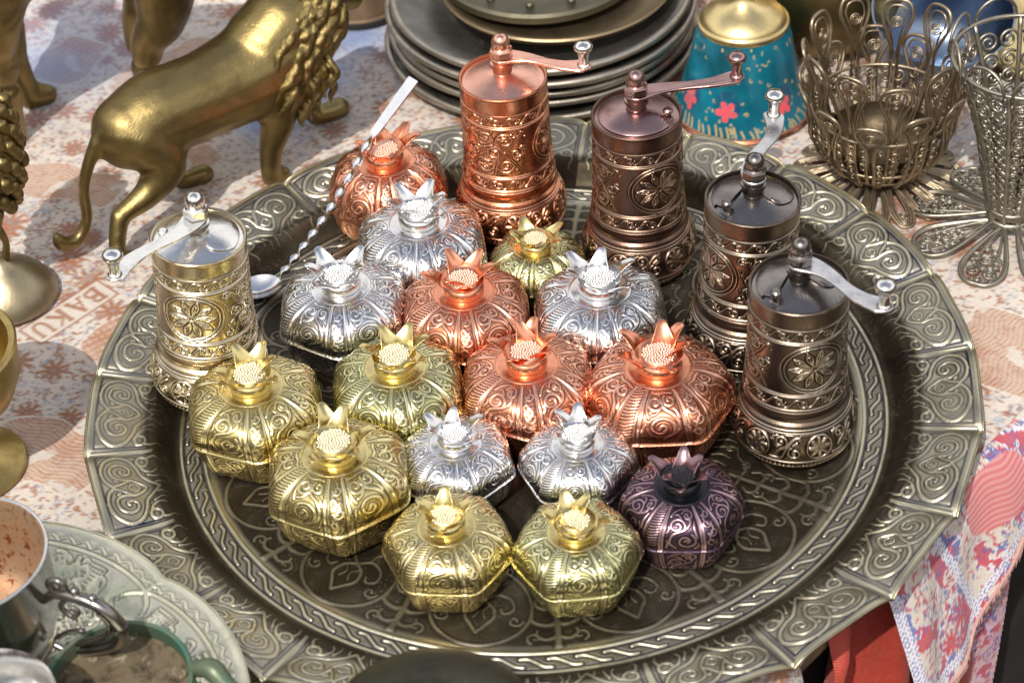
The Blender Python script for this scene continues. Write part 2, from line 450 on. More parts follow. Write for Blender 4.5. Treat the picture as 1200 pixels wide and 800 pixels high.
def pattern_wide2():
    t = Tile(2.0, 3.0, .02)
    for x in (.06, 1.94): t.stroke([(x, 0), (x, 3)], .05)
    w = .055
    t.stroke(spiral(1.2, .80, .50, .3 * PI, 1.3, -1, .22), w, .15); t.stroke(spiral(.72, 1.75, .50, -.2 * PI, 1.4, 1, .22), w, .15); t.stroke(spiral(1.38, 2.42, .40, .9 * PI, 1.3, -1, .22), w, .15)
    t.stroke(smooth_curve([(.72, .25), (.40, .7), (.55, 1.2), (1.15, 1.5), (1.5, 1.95), (1.35, 2.5)]), w)
    t.stroke(smooth_curve([(1.75, 1.0), (1.68, 1.5), (1.72, 2.0)]), w, .5); t.stroke(smooth_curve([(.25, 2.3), (.5, 2.65), (.9, 2.85), (1.5, 2.88)]), w, .3)
    for a, b_, c_ in (((.25, .3), (.3, .6), (.25, .9)), ((1.6, .25), (1.78, .45), (1.75, .7)), ((.22, 1.3), (.3, 1.5), (.24, 1.75)), ((.95, 2.2), (.75, 2.45), (.5, 2.4)), ((1.1, .8), (1.25, .9), (1.3, .75))):
        t.stroke(smooth_curve([a, b_, c_], 5), .06, .6)
    return t
TW2 = pattern_wide2()
TW, TN_, TH = pattern_wide(), pattern_narrow(), pattern_narrow(True)

def lobed(phi, p, amt):
    """rounded hexagon, unit apothem, faces centred on phi = k*60+30 deg, corners at k*60"""
    s = np.zeros_like(phi)
    for k in range(6):
        s += np.maximum(np.cos(phi - (k * 60 + 30) * PI / 180), 0) ** p
    r = s ** (-1 / p)
    return 1 + (r - 1) * amt

def pom_shell(prof, nu, a0, v0, v1, amp, hexa, puff, tiles, name, z_ridge=None, fade=.04, seed=3):
    """prof (k,2) -> dense lid/base shell"""
    P = np.array(prof, float)
    L = np.concatenate([[0], np.cumsum(np.hypot(*np.diff(P, axis=0).T))]); Lt = L[-1]
    nv = int(Lt / .033)
    s = np.linspace(0, Lt, nv)
    pr = smooth_curve(P, 12); l2 = np.concatenate([[0], np.cumsum(np.hypot(*np.diff(pr, axis=0).T))]); l2 *= Lt / l2[-1]
    r = np.interp(s, l2, pr[:, 0]); z = np.interp(s, l2, pr[:, 1]); v = s / Lt
    phi = np.linspace(0, 2 * PI, nu, endpoint=False)
    PH, Vv = np.meshgrid(phi, v, indexing='ij'); R = np.tile(r, (nu, 1)); Z = np.tile(z, (nu, 1))
    ang = np.mod(PH * 180 / PI + 15, 60) - 15                # -15..45 : corner panel in -10..10, face 10..50
    hx = np.interp(v, [q[0] for q in hexa], [q[1] for q in hexa])[None, :]
    # corner half-width 9 deg, wide panel 42 deg
    isn = np.abs(ang) < 9.5
    un = (ang + 9.5) / 19 * .9
    uw = (np.where(ang < -9.5, ang + 60, ang) - 9.5) / 41 * 2.0
    tv = (Vv - v0) / (v1 - v0) * 3.0
    kc = np.floor((PH * 180 / PI + 15) / 60).astype(int) % 6
    Dn = np.where(kc == 3, tiles[2].samp(np.clip(un, 0, .899), tv), tiles[1].samp(np.clip(un, 0, .899), tv))
    D = np.where(isn, Dn, tiles[0].samp(np.clip(uw, 0, 1.999), tv))
    inb = sm(v0 - fade, v0, Vv) * (1 - sm(v1, v1 + fade, Vv))
    rel = relief(D, 1.0, .6) * (inb > .5)
    # puff of every panel + groove at its borders
    pw = 1 - (1 - np.where(isn, np.cos(ang / 9.5 * PI / 2), np.sin(np.clip(uw / 2.0, 0, 1) * PI))) ** 3
    pf = puff * (pw - .8) * np.sin(np.clip((Vv - v0) / (v1 - v0), 0, 1) * PI) ** .6
    RR = R * lobed(PH, 16, 1) ** hx
    # slight dents so that no two panels are identical
    dent = .022 * fbm(np.cos(PH) * 2.2, np.sin(PH) * 2.2 + Vv * 3, seed + 3, 3) ; dep = .75 + .35 * fbm(np.cos(PH) * 3, np.sin(PH) * 3 + Vv * 2, seed + 9, 2)
    off = pf + amp * rel * inb * np.clip(dep, .3, 1.2) + dent * np.sin(np.clip(Vv, 0, 1) * PI)
    # normal in profile plane
    dr = np.gradient(r, s); dz = np.gradient(z, s); nn = np.hypot(dr, dz) + 1e-9
    nr, nz = dz / nn, -dr / nn
    sgn = 1 if np.sum(nr) >= 0 else -1
    X = (RR + off * nr * sgn) * np.cos(PH); Y = (RR + off * nr * sgn) * np.sin(PH); Zz = Z + off * nz * sgn
    me = mesh_np(name, np.stack([X, Y, Zz], -1).reshape(-1, 3), grid_faces(nu, nv, True, sgn > 0 and False), {'relief': (rel * inb).ravel()})
    return me

def build_pom_meshes(kind):
    D = {}; tl = (TW2, TN_, TH) if kind == 'hexb' else (TW, TN_, TH)
    if kind == 'round':       # taller, rounder fruit: lower crown, softer corners
        base = [(0, 0), (1.5, 0.0), (2.05, .06), (2.55, .5), (2.95, 1.2), (3.08, 1.9), (3.06, 2.2)]
        lid = [(3.1, 2.15), (3.2, 2.22), (3.14, 2.6), (2.98, 3.2), (2.6, 3.85), (2.0, 4.35), (1.5, 4.5), (1.42, 4.5)]
        hl = [(0, .35), (.5, .35), (.8, .25), (1, .1)]; puff = .30
        hb = [(0, 0), (.4, .3), (1, .35)]; zc = 4.46
    else:
        base = [(0, 0), (1.7, 0.0), (2.3, .05), (2.62, .38), (2.88, 1.1), (2.99, 1.8), (3.0, 2.15)]
        lid = [(3.02, 2.10), (3.17, 2.12), (3.21, 2.18), (3.15, 2.25), (3.11, 2.36), (3.11, 2.75), (2.99, 3.2), (2.68, 3.6), (2.15, 3.88), (1.6, 4.01), (1.42, 4.02)]
        hl = [(0, 1.0), (.3, .9), (.6, .6), (.9, .28), (1, .1)]; puff = .09
        hb = [(0, 0), (.35, .5), (.6, .9), (1, 1.0)]; zc = 3.98
    D['zc'] = zc
    D['base'] = pom_shell(base, 420, 0, .52, .97, .022, hb, .07, tl, 'base', seed=len(kind))
    D['lid'] = pom_shell(lid, 540, 0, .10, .95, .018, hl, puff, tl, 'lid', seed=len(kind))
    # collar + neck (smooth), sits inside the lid
    c = MB()
    c.lathe([(1.52, zc - .03), (1.52, zc + .04), (1.48, zc + .07), (1.35, zc + .08), (1.08, zc + .07), (1.0, zc + .09), (.99, zc + .16), (1.02, zc + .28), (1.0, zc + .42), (.92, zc + .54), (.86, zc + .60), (.90, zc + .68), (1.0, zc + .78),
             (1.08, zc + .84), (1.04, zc + .86), (.96, zc + .80), (.80, zc + .74), (0, zc + .74)], 60)
    D['crown'] = c.mesh('crown', 50)
    # petal pointing to +x
    q = MB(); ns, nw = 12, 9
    path = smooth_curve([(.92, zc + .66), (1.10, zc + .92), (1.36, zc + 1.16), (1.60, zc + 1.33), (1.80, zc + 1.40)], 6)
    ts = np.linspace(0, 1, len(path)); P = np.stack([np.interp(np.linspace(0, 1, ns), ts, path[:, 0]), np.interp(np.linspace(0, 1, ns), ts, path[:, 1])], 1)
    T = np.gradient(P, axis=0); T /= np.linalg.norm(T, axis=1)[:, None]; Nm = np.stack([-T[:, 1], T[:, 0]], 1)
    tt = np.linspace(0, 1, ns)
    hw = np.interp(tt, [0, .2, .5, .8, .93, 1], [.60, .50, .33, .23, .16, .05])
    rings = []
    for i in range(ns):
        a = np.linspace(0, 2 * PI, 2 * nw, endpoint=False)
        y = np.cos(a) * hw[i]; th = np.sin(a) * .055
        cup = .42 * (y / max(hw[i], .05)) ** 2 * hw[i] * .9          # edges roll up to make a trough
        off = th + cup
        rings.append(np.stack([P[i, 0] + Nm[i, 0] * off, y, P[i, 1] + Nm[i, 1] * off], 1))
    R = np.array(rings)
    tip = np.repeat(R[-1].mean(0)[None, None], 2 * nw, 1).reshape(1, 2 * nw, 3)
    R = np.concatenate([R, tip], 0).transpose(1, 0, 2)
    q.add(R.reshape(-1, 3), grid_faces(2 * nw, ns + 1, True, True))
    D['petal'] = q.mesh('petal', 0)
    # grains
    g = MB(); r_ = random.Random(3)
    g.lathe([(.80, zc + .70), (.78, zc + .80), (.6, zc + .87), (.3, zc + .91), (0, zc + .92)], 40)
    for k in range(110):
        rr = .75 * math.sqrt((k + .5) / 110); a = k * 2.39996
        zz = zc + .92 - .12 * (rr / .8) ** 2
        g.ball((rr * math.cos(a), rr * math.sin(a), zz), .058 + .014 * r_.random(), 8, 5)
    g.A[0][:] = -.55
    D['seeds'] = g.mesh('seed_cluster', 0)
    for k in ('crown', 'petal', 'seeds', 'base', 'lid'):
        pass
    return D
POM = {k: build_pom_meshes(k) for k in ('hex', 'hexb', 'round')}

def pom(loc, width, phase, mat, label, kind='hex', zs=1.0, tilt=(0, 0)):
    D = POM[kind]; sc = width / 6.25
    body, crown, seeds = {'gold': ('gold', 'gold', 'seed_gold'), 'green': ('goldgreen', 'gold', 'seed_gold'), 'copper': ('copper', 'copper', 'seed_copper'),
                          'silver': ('silver', 'silver', 'seed_silver'), 'purple': ('purple', 'purple_crown', 'seed_dark')}[mat]
    t = thing('pomegranate_box', label, 'trinket box', loc, math.radians(phase), 'lidded pomegranate boxes grouped on the tray', tilt)
    t.scale = (sc, sc, sc * zs)
    def inst(name, me, mt, par):
        if not me.materials: me.materials.append(None)
        o = bpy.data.objects.new(name, me); C.objects.link(o); o.parent = par
        o.material_slots[0].link = 'OBJECT'; o.material_slots[0].material = M[mt]
        return o
    inst('base', D['base'], body, t)
    inst('lid', D['lid'], body, t)
    cr = inst('crown', D['crown'], crown if mat != 'purple' else 'seed_dark', t)
    r_ = random.Random(int(loc[0] * 100))
    for k in range(6):
        p = inst('petal', D['petal'], crown, cr)
        p.rotation_euler = (r_.uniform(-.08, .08), r_.uniform(-.09, .06), math.radians(30 + 60 * k + r_.uniform(-7, 7)))
    inst('seed_cluster', D['seeds'], seeds, cr)
    return t

# world: camera looks along +y.  corner toward the camera = phase 30 (corners at 0,60.. => -90 is a corner when phase = 30)
F0, C0 = 0, 30
G = [
 ((-6.88, 15.14), 6.35, 30, 'copper', 'round copper pomegranate box at the back with the twisted spoon against its crown', 'round'),
 ((-5.14, 9.86), 6.5, 34, 'silver', 'silver pomegranate box between the round copper one and the small greenish gold one', 'hex'),
 ((-9.18, 5.18), 6.32, 26, 'silver', 'silver pomegranate box nearest the silver grinder, dark below its seam', 'hex'),
 ((0.84, 8.77), 5.0, 10, 'green', 'small greenish gold pomegranate box standing in front of the copper grinder', 'round'),
 ((-2.99, 4.11), 6.27, 30, 'copper', 'pinkish copper pomegranate box between two silver ones in the second row', 'hex'),
 ((3.77, 3.35), 6.45, 31, 'silver', 'silver pomegranate box in front of the bronze grinder', 'hex'),
 ((-6.48, -1.19), 6.25, 33, 'green', 'greenish gold pomegranate box directly left of the central copper one', 'hex'),
 ((-0.14, -1.66), 6.27, 29, 'copper', 'central copper pomegranate box, between the greenish gold and the large orange copper one', 'hex'),
 ((6.12, -2.91), 6.7, 57, 'copper', 'large orange copper pomegranate box beside the front dark grinder, a flat side to the front', 'hex'),
 ((-13.41, -1.88), 6.35, 36, 'gold', 'gold pomegranate box at the left end, in front of the silver grinder', 'hex'),
 ((-9.29, -7.09), 6.47, 31, 'gold', 'large gold pomegranate box at the front left, a corner pointing forward', 'hex'),
 ((-3.77, -5.99), 5.09, 40, 'silver', 'small silver pomegranate box beside the large front gold one', 'hex'),
 ((1.93, -6.70), 5.14, 52, 'silver', 'small silver pomegranate box next to the dark purple one', 'hex'),
 ((-4.30, -11.61), 5.45, 52, 'gold', 'small gold pomegranate box in the front row with its lid slightly ajar', 'hex'),
 ((1.46, -12.46), 5.36, 61, 'green', 'small pale gold pomegranate box nearest the tray front, left of the purple one', 'hex'),
 ((6.44, -10.08), 5.24, 54, 'purple', 'dark purple pomegranate box with a blackened crown at the right of the front row', 'hex'),
]
for gi, ((x, y), w, ph, mt, lab, kd) in enumerate(G):
    if kd == 'hex' and gi % 2: kd = 'hexb'
    pom((x, y, 0.02), w, ph, mt, lab, kd, zs=1.0 if kd != 'round' else (.97 if w > 6 else .80))

# ------------------------------------------------------------------ pepper mills
def mill_tiles():
    W = 2 * PI * 2.33 / 2
    t = Tile(W, 5.6, .022)
    for y in (.06, .95, 1.1, 4.55, 4.7, 5.5): t.stroke([(0, y), (W, y)], .035)
    # friezes : running scroll
    for (yc, a, n) in ((.52, .26, 7), (5.1, .26, 7)):
        t.stroke([(i / 80 * W, yc + a * math.sin(i / 80 * n * PI * 2 / 2 * 2 / 1.0 * .5 * 2)) for i in range(81)], .035)
        for k in range(n):
            x = (k + .5) / n * W; s = 1 if k % 2 else -1
            t.stroke(spiral(x, yc - .03 * s, .24, PI * (k % 2), 1.4, s), .035, .2)
    # medallion
    mx, my = W * .28, 2.83
    th = np.linspace(0, 2 * PI, 50)
    for R in (1.62, 1.42): t.stroke(np.stack([mx + R * np.cos(th), my + R * np.sin(th)], 1), .04)
    for k in range(10):
        a = k * PI / 5
        for da in (-.17, .17):
            t.stroke(smooth_curve([(mx + .25 * math.cos(a), my + .25 * math.sin(a)), (mx + .8 * math.cos(a + da), my + .8 * math.sin(a + da)), (mx + 1.2 * math.cos(a), my + 1.2 * math.sin(a))], 6), .045)
        t.stroke([(mx + .35 * math.cos(a), my + .35 * math.sin(a)), (mx + .9 * math.cos(a), my + .9 * math.sin(a))], .03)
    t.stroke(np.stack([mx + .16 * np.cos(th), my + .16 * np.sin(th)], 1), .05)
    # scroll field
    cx = W * .76
    for (x, y, R, a0, tn, d) in ((cx - .55, 3.75, .52, 0, 1.7, 1), (cx + .62, 3.75, .5, PI, 1.7, -1), (cx - .55, 1.9, .5, 0, 1.6, -1), (cx + .62, 1.9, .52, PI, 1.6, 1), (cx, 2.83, .42, 1.2, 1.7, 1),
                                 (cx - 1.15, 2.8, .36, 2, 1.4, 1), (cx + 1.2, 2.8, .36, 1, 1.4, -1), (W * .53, 4.1, .25, 1, 1.2, 1), (W * .53, 1.5, .25, 1, 1.2, -1)):
        t.stroke(spiral(x, y, R, a0, tn, d), .045, .25)
    for p in ([(cx - 1.4, 1.3), (cx - .9, 2.3), (cx, 2.3), (cx + .9, 3.3), (cx + 1.5, 4.3)], [(cx + 1.5, 1.3), (cx + .9, 2.4), (cx, 3.35), (cx - .9, 3.2), (cx - 1.5, 4.4)],
              [(cx - .1, 4.4), (cx - .2, 3.9), (cx, 3.4)], [(cx, 1.2), (cx + .1, 1.8), (cx, 2.3)]):
        t.stroke(smooth_curve(p), .04, .2)
    r_ = random.Random(5)
    for k in range(46):
        x = cx + r_.uniform(-1.7, 1.7); y = r_.uniform(1.25, 4.4); a = r_.uniform(0, 6.3); l = r_.uniform(.12, .26)
        t.stroke([(x, y), (x + l * math.cos(a), y + l * math.sin(a))], .04, .6)
    # bulb band, 6 repeats
    Wb = 2 * PI * 2.9 / 6
    b = Tile(Wb, 2.6, .022)
    for y in (.35, .75, 2.35, 2.5): b.stroke([(0, y), (Wb, y)], .04)
    for k in range(14):
        x = k / 14 * Wb; b.stroke([(x, .42), (x + .16, .68)], .04)
    bx, by = Wb * .3, 1.55
    for R in (.62,): b.stroke(np.stack([bx + R * np.cos(th), by + R * np.sin(th)], 1), .045)
    for k in range(8):
        a = k * PI / 4; c_, s_ = math.cos(a), math.sin(a)
        b.stroke([(bx + .12 * c_, by + .12 * s_), (bx + .3 * c_, by + .3 * s_), (bx + .46 * c_, by + .46 * s_)], .085, -.1)
    b.stroke(smooth_curve([(bx + .7, 1.0), (bx + 1.2, 1.05), (bx + 1.45, 1.6), (bx + 1.85, 2.1), (bx + 2.4, 2.1)]), .07, .2)
    b.stroke(spiral(bx + 1.15, 1.9, .34, -1.2, 1.4, 1), .055, .2); b.stroke(spiral(bx + 1.85, 1.35, .34, 2.0, 1.4, 1), .055, .2)
    for p in (((bx + 1.0, 1.35), (bx + 1.2, 1.55)), ((bx + 1.75, 1.75), (bx + 1.95, 1.9)), ((bx + 2.2, 1.1), (bx + 2.3, 1.4)), ((bx + .75, 2.1), (bx + .95, 2.2))):
        b.stroke(p, .07, .5)
    return t, b
TB, TBulb = mill_tiles()

def profile_sample(prof, step):
    P = np.array(prof, float); L = np.concatenate([[0], np.cumsum(np.hypot(*np.diff(P, axis=0).T))])
    s = np.unique(np.concatenate([np.arange(0, L[-1], step), L]))
    return np.interp(s, L, P[:, 0]), np.interp(s, L, P[:, 1])

def mill_body_mesh():
    # bands: smooth collar, engraved section z 3.75-8.75 , smooth top band, lip
    c = smooth_curve([(2.42, 3.35), (2.33, 3.42), (2.36, 3.7)], 5)
    prof = [tuple(p) for p in c] + [(2.50, 3.72), (2.52, 3.78), (2.47, 3.84), (2.37, 4.8), (2.31, 6.5), (2.28, 8.75), (2.30, 8.8), (2.305, 9.5), (2.33, 9.55), (2.33, 9.62), (2.28, 9.66), (2.20, 9.64), (2.18, 9.5)]
    r, z = profile_sample(prof, .035); nu = 620
    phi = np.linspace(0, 2 * PI, nu, endpoint=False)
    PH, Z = np.meshgrid(phi, z, indexing='ij'); R = np.tile(r, (nu, 1))
    D = TB.samp(PH * 2.33, (Z - 3.88) / (8.72 - 3.88) * 5.6)
    inb = (Z > 3.88) & (Z < 8.72) & (R > 2.25)
    rel = relief(D) * inb
    R = R + rel * .035
    me = mesh_np('body', np.stack([R * np.cos(PH), R * np.sin(PH), Z], -1).reshape(-1, 3), grid_faces(nu, len(z)), {'relief': rel.ravel()}, sharp=50)
    return me
def mill_bulb_mesh():
    prof = smooth_curve([(0, 0), (1.9, 0), (2.3, .05), (2.62, .4), (2.9, .95), (3.0, 1.5), (2.93, 2.1), (2.7, 2.7), (2.56, 2.95)], 14)
    prof = [tuple(p) for p in prof] + [(2.60, 3.0), (2.62, 3.08), (2.5, 3.2), (2.46, 3.38), (2.3, 3.42)]
    r, z = profile_sample(prof, .035); nu = 620
    L = np.concatenate([[0], np.cumsum(np.hypot(np.diff(r), np.diff(z)))])
    l0 = L[np.argmax((z > .35) & (r > 2.3))]; l1 = L[np.argmax(z > 2.93)]
    phi = np.linspace(0, 2 * PI, nu, endpoint=False)
    PH, Z = np.meshgrid(phi, z, indexing='ij'); R = np.tile(r, (nu, 1)); LL = np.tile(L, (nu, 1))
    D = TBulb.samp(PH * 2.9, (LL - l0) / (l1 - l0) * 2.6)
    inb = (LL > l0) & (LL < l1)
    rel = relief(D) * inb
    R = R + rel * .045
    return mesh_np('bulb', np.stack([R * np.cos(PH), R * np.sin(PH), Z], -1).reshape(-1, 3), grid_faces(nu, len(z)), {'relief': rel.ravel()}, sharp=50)
MBODY, MBULB = mill_body_mesh(), mill_bulb_mesh()

def hexnut(mb, r, z0, z1, rot=0):
    a = np.arange(6) * PI / 3 + rot
    mb.prism(np.stack([r * np.cos(a), r * np.sin(a)], 1), z0, z1, .04)

def arm_outline(L, wave):
    xs = np.linspace(0, 1, 40)
    up, dn = [], []
    for t in xs:
        w = .37 + .24 * math.exp(-(t / .16) ** 2) + .14 * math.exp(-((t - 1) / .12) ** 2) + .05 * math.sin(t * 9)
        yc = wave * math.sin(t * 2 * PI) * (1 - .2 * t)
        up.append((t * L, yc + w)); dn.append((t * L, yc - w))
    a = np.linspace(-PI / 2, PI / 2, 9)[1:-1]
    e0 = [(-.58 * math.cos(q), .58 * math.sin(q)) for q in a[::-1]]
    e1 = [(L + .42 * math.cos(q), .42 * math.sin(q)) for q in a]
    return dn + e1 + up[::-1] + e0

def mill(loc, label, mats, arm_deg, arm_len, rz=0, H=1.0, tilt=(0, 0), slope=0.0, wave=.22, cover=None, cover_rot=0, knob_mat=None, arm_mat=None, plain_plate=False):
    body, pl = mats
    t = thing('pepper_grinder', label, 'pepper grinder', loc, 0, 'hand crank pepper grinders on the tray', tilt)
    t.scale = (1, 1, H)
    def inst(name, me, mt, par, rot=0):
        if not me.materials: me.materials.append(None)
        o = bpy.data.objects.new(name, me); C.objects.link(o); o.parent = par
        o.material_slots[0].link = 'OBJECT'; o.material_slots[0].material = M[mt]; o.rotation_euler = (0, 0, rot)
        return o
    inst('barrel', MBODY, body, t, rz); inst('bulb_base', MBULB, body, t, rz * 1.7)
    mb = MB()
    mb.lathe([(2.19, 9.40), (2.16, 9.50), (2.05, 9.52), (1.9, 9.56), (1.5, 9.72), (1.0, 9.86), (.62, 9.95), (.5, 10.0), (0, 10.0)], 72)
    tp = mb.obj('top_plate', M[pl], t, 40)
    if cover:
        # swivelling filler cover with an S-shaped edge, and its peg
        c = MB(); pts = []
        for a in np.linspace(-.05 * PI, 1.05 * PI, 30): pts.append((1.98 * math.cos(a), 1.98 * math.sin(a)))
        for p in smooth_curve([(-1.9, -.2), (-1.55, -.55), (-1.1, -.35), (-.6, .25), (.1, .1), (.5, -.6), (1.1, -.95), (1.65, -.7), (1.93, -.35)], 5): pts.append(tuple(p))
        O = np.array(pts[::1]); k = len(O)
        def zt(P):
            rr = np.hypot(P[:, 0], P[:, 1]); return np.interp(rr, [.4, .62, 1, 1.5, 1.9, 2.05], [9.97, 9.95, 9.86, 9.72, 9.56, 9.52])
        rows = []
        for f, dz in ((1.0, .01), (1.0, .10), (.97, .13)):
            Q = O * f + (1 - f) * np.array([0, .7]); rows.append(np.c_[Q, zt(Q) + dz])
        for f in (.8, .6, .4, .2, 0):
            Q = O * f + (1 - f) * np.array([0, .7]); rows.append(np.c_[Q, zt(Q) + .13])
        V = np.stack(rows, 1); c.add(V.reshape(-1, 3), grid_faces(k, len(rows)))
        Rz = Matrix.Rotation(cover_rot, 4, 'Z')
        co = c.obj('filler_cover', M[pl], t, 40); co.rotation_euler = (0, 0, cover_rot)
        pg = MB(); pg.lathe([(.0, 9.5), (.30, 9.5), (.30, 9.60), (.18, 9.66), (.17, 9.95), (.25, 10.0), (.25, 10.12), (.17, 10.2), (0, 10.21)], 20, at=(-1.45, -.75, 0))
        po = pg.obj('peg', M[pl], t, 40); po.rotation_euler = (0, 0, cover_rot)
    st = MB()
    st.lathe([(.66, 9.7), (.64, 9.86), (.52, 9.9), (.50, 10.3), (.60, 10.34), (.60, 10.52), (.5, 10.55), (.5, 10.8)], 32)
    st.obj('stem', M[pl], t, 40)
    az = math.radians(arm_deg)
    am = MB(); am.prism(np.array(arm_outline(arm_len, wave)), 10.72, 10.88, .03)
    # slope of the arm
    V = am.V
    for i in range(len(V)): V[i][:, 2] += slope * sm(.1, 1, V[i][:, 0] / arm_len) * 1.0
    ao = am.obj('crank_arm', M[arm_mat or pl], t, 40); ao.rotation_euler = (0, 0, az)
    nu_ = MB(); hexnut(nu_, .62, 10.9, 11.36, .3)
    nu_.lathe([(.50, 11.3), (.50, 11.38), (.44, 11.46), (.47, 11.56), (.47, 11.8), (.38, 12.05), (.2, 12.18), (0, 12.21)], 28)
    nu_.obj('cap_nut', M[pl], t, 35)
    k = MB(); zs = 10.88 + slope
    k.lathe([(.36, zs), (.34, zs + .05), (.27, zs + .12), (.26, zs + .5), (.34, zs + .85), (.48, zs + .98), (.50, zs + 1.12), (.42, zs + 1.26), (.25, zs + 1.34), (0, zs + 1.37)], 28, at=(arm_len, 0, 0))
    k.obj('knob', M[knob_mat or pl], ao, 40)
    return t
mill((-16.1, 2.9, .05), 'silver grinder with a bright crank pointing forward, alone at the left side of the tray', ('mill_nickel', 'mill_nickel_plain'), -129, 5.5, .5, 1.0, tilt=(0, .07), slope=-.05, cover=True, cover_rot=-.35)
mill((-.25, 14.6, .02), 'copper grinder standing at the back of the tray', ('mill_copper', 'mill_copper_plain'), -16, 4.35, 2.0, knob_mat='mill_nickel_plain', slope=-.1, wave=.18)
mill((6.35, 10.4, .02), 'reddish bronze grinder standing between the copper one and the two dark ones', ('mill_bronze', 'mill_bronze_plain'), 8, 5.2, 1.1, cover=True, cover_rot=2.3, wave=.15, slope=.1)
mill((10.95, 2.75, .02), 'dark gunmetal grinder with its crank pointing back toward the enamel bell', ('mill_gun', 'mill_gun_plain'), 72, 5.3, -.4, arm_mat='steel', knob_mat='mill_nickel_plain', cover=True, cover_rot=.1, wave=.3, tilt=(0, .03))
mill((12.5, -3.85, .02), 'dark gunmetal grinder nearest the front, its steel crank reaching over the tray rim', ('mill_gun', 'mill_gun_plain'), -47, 4.7, .9, arm_mat='steel', knob_mat='mill_nickel_plain', cover=True, cover_rot=.25, wave=.22)

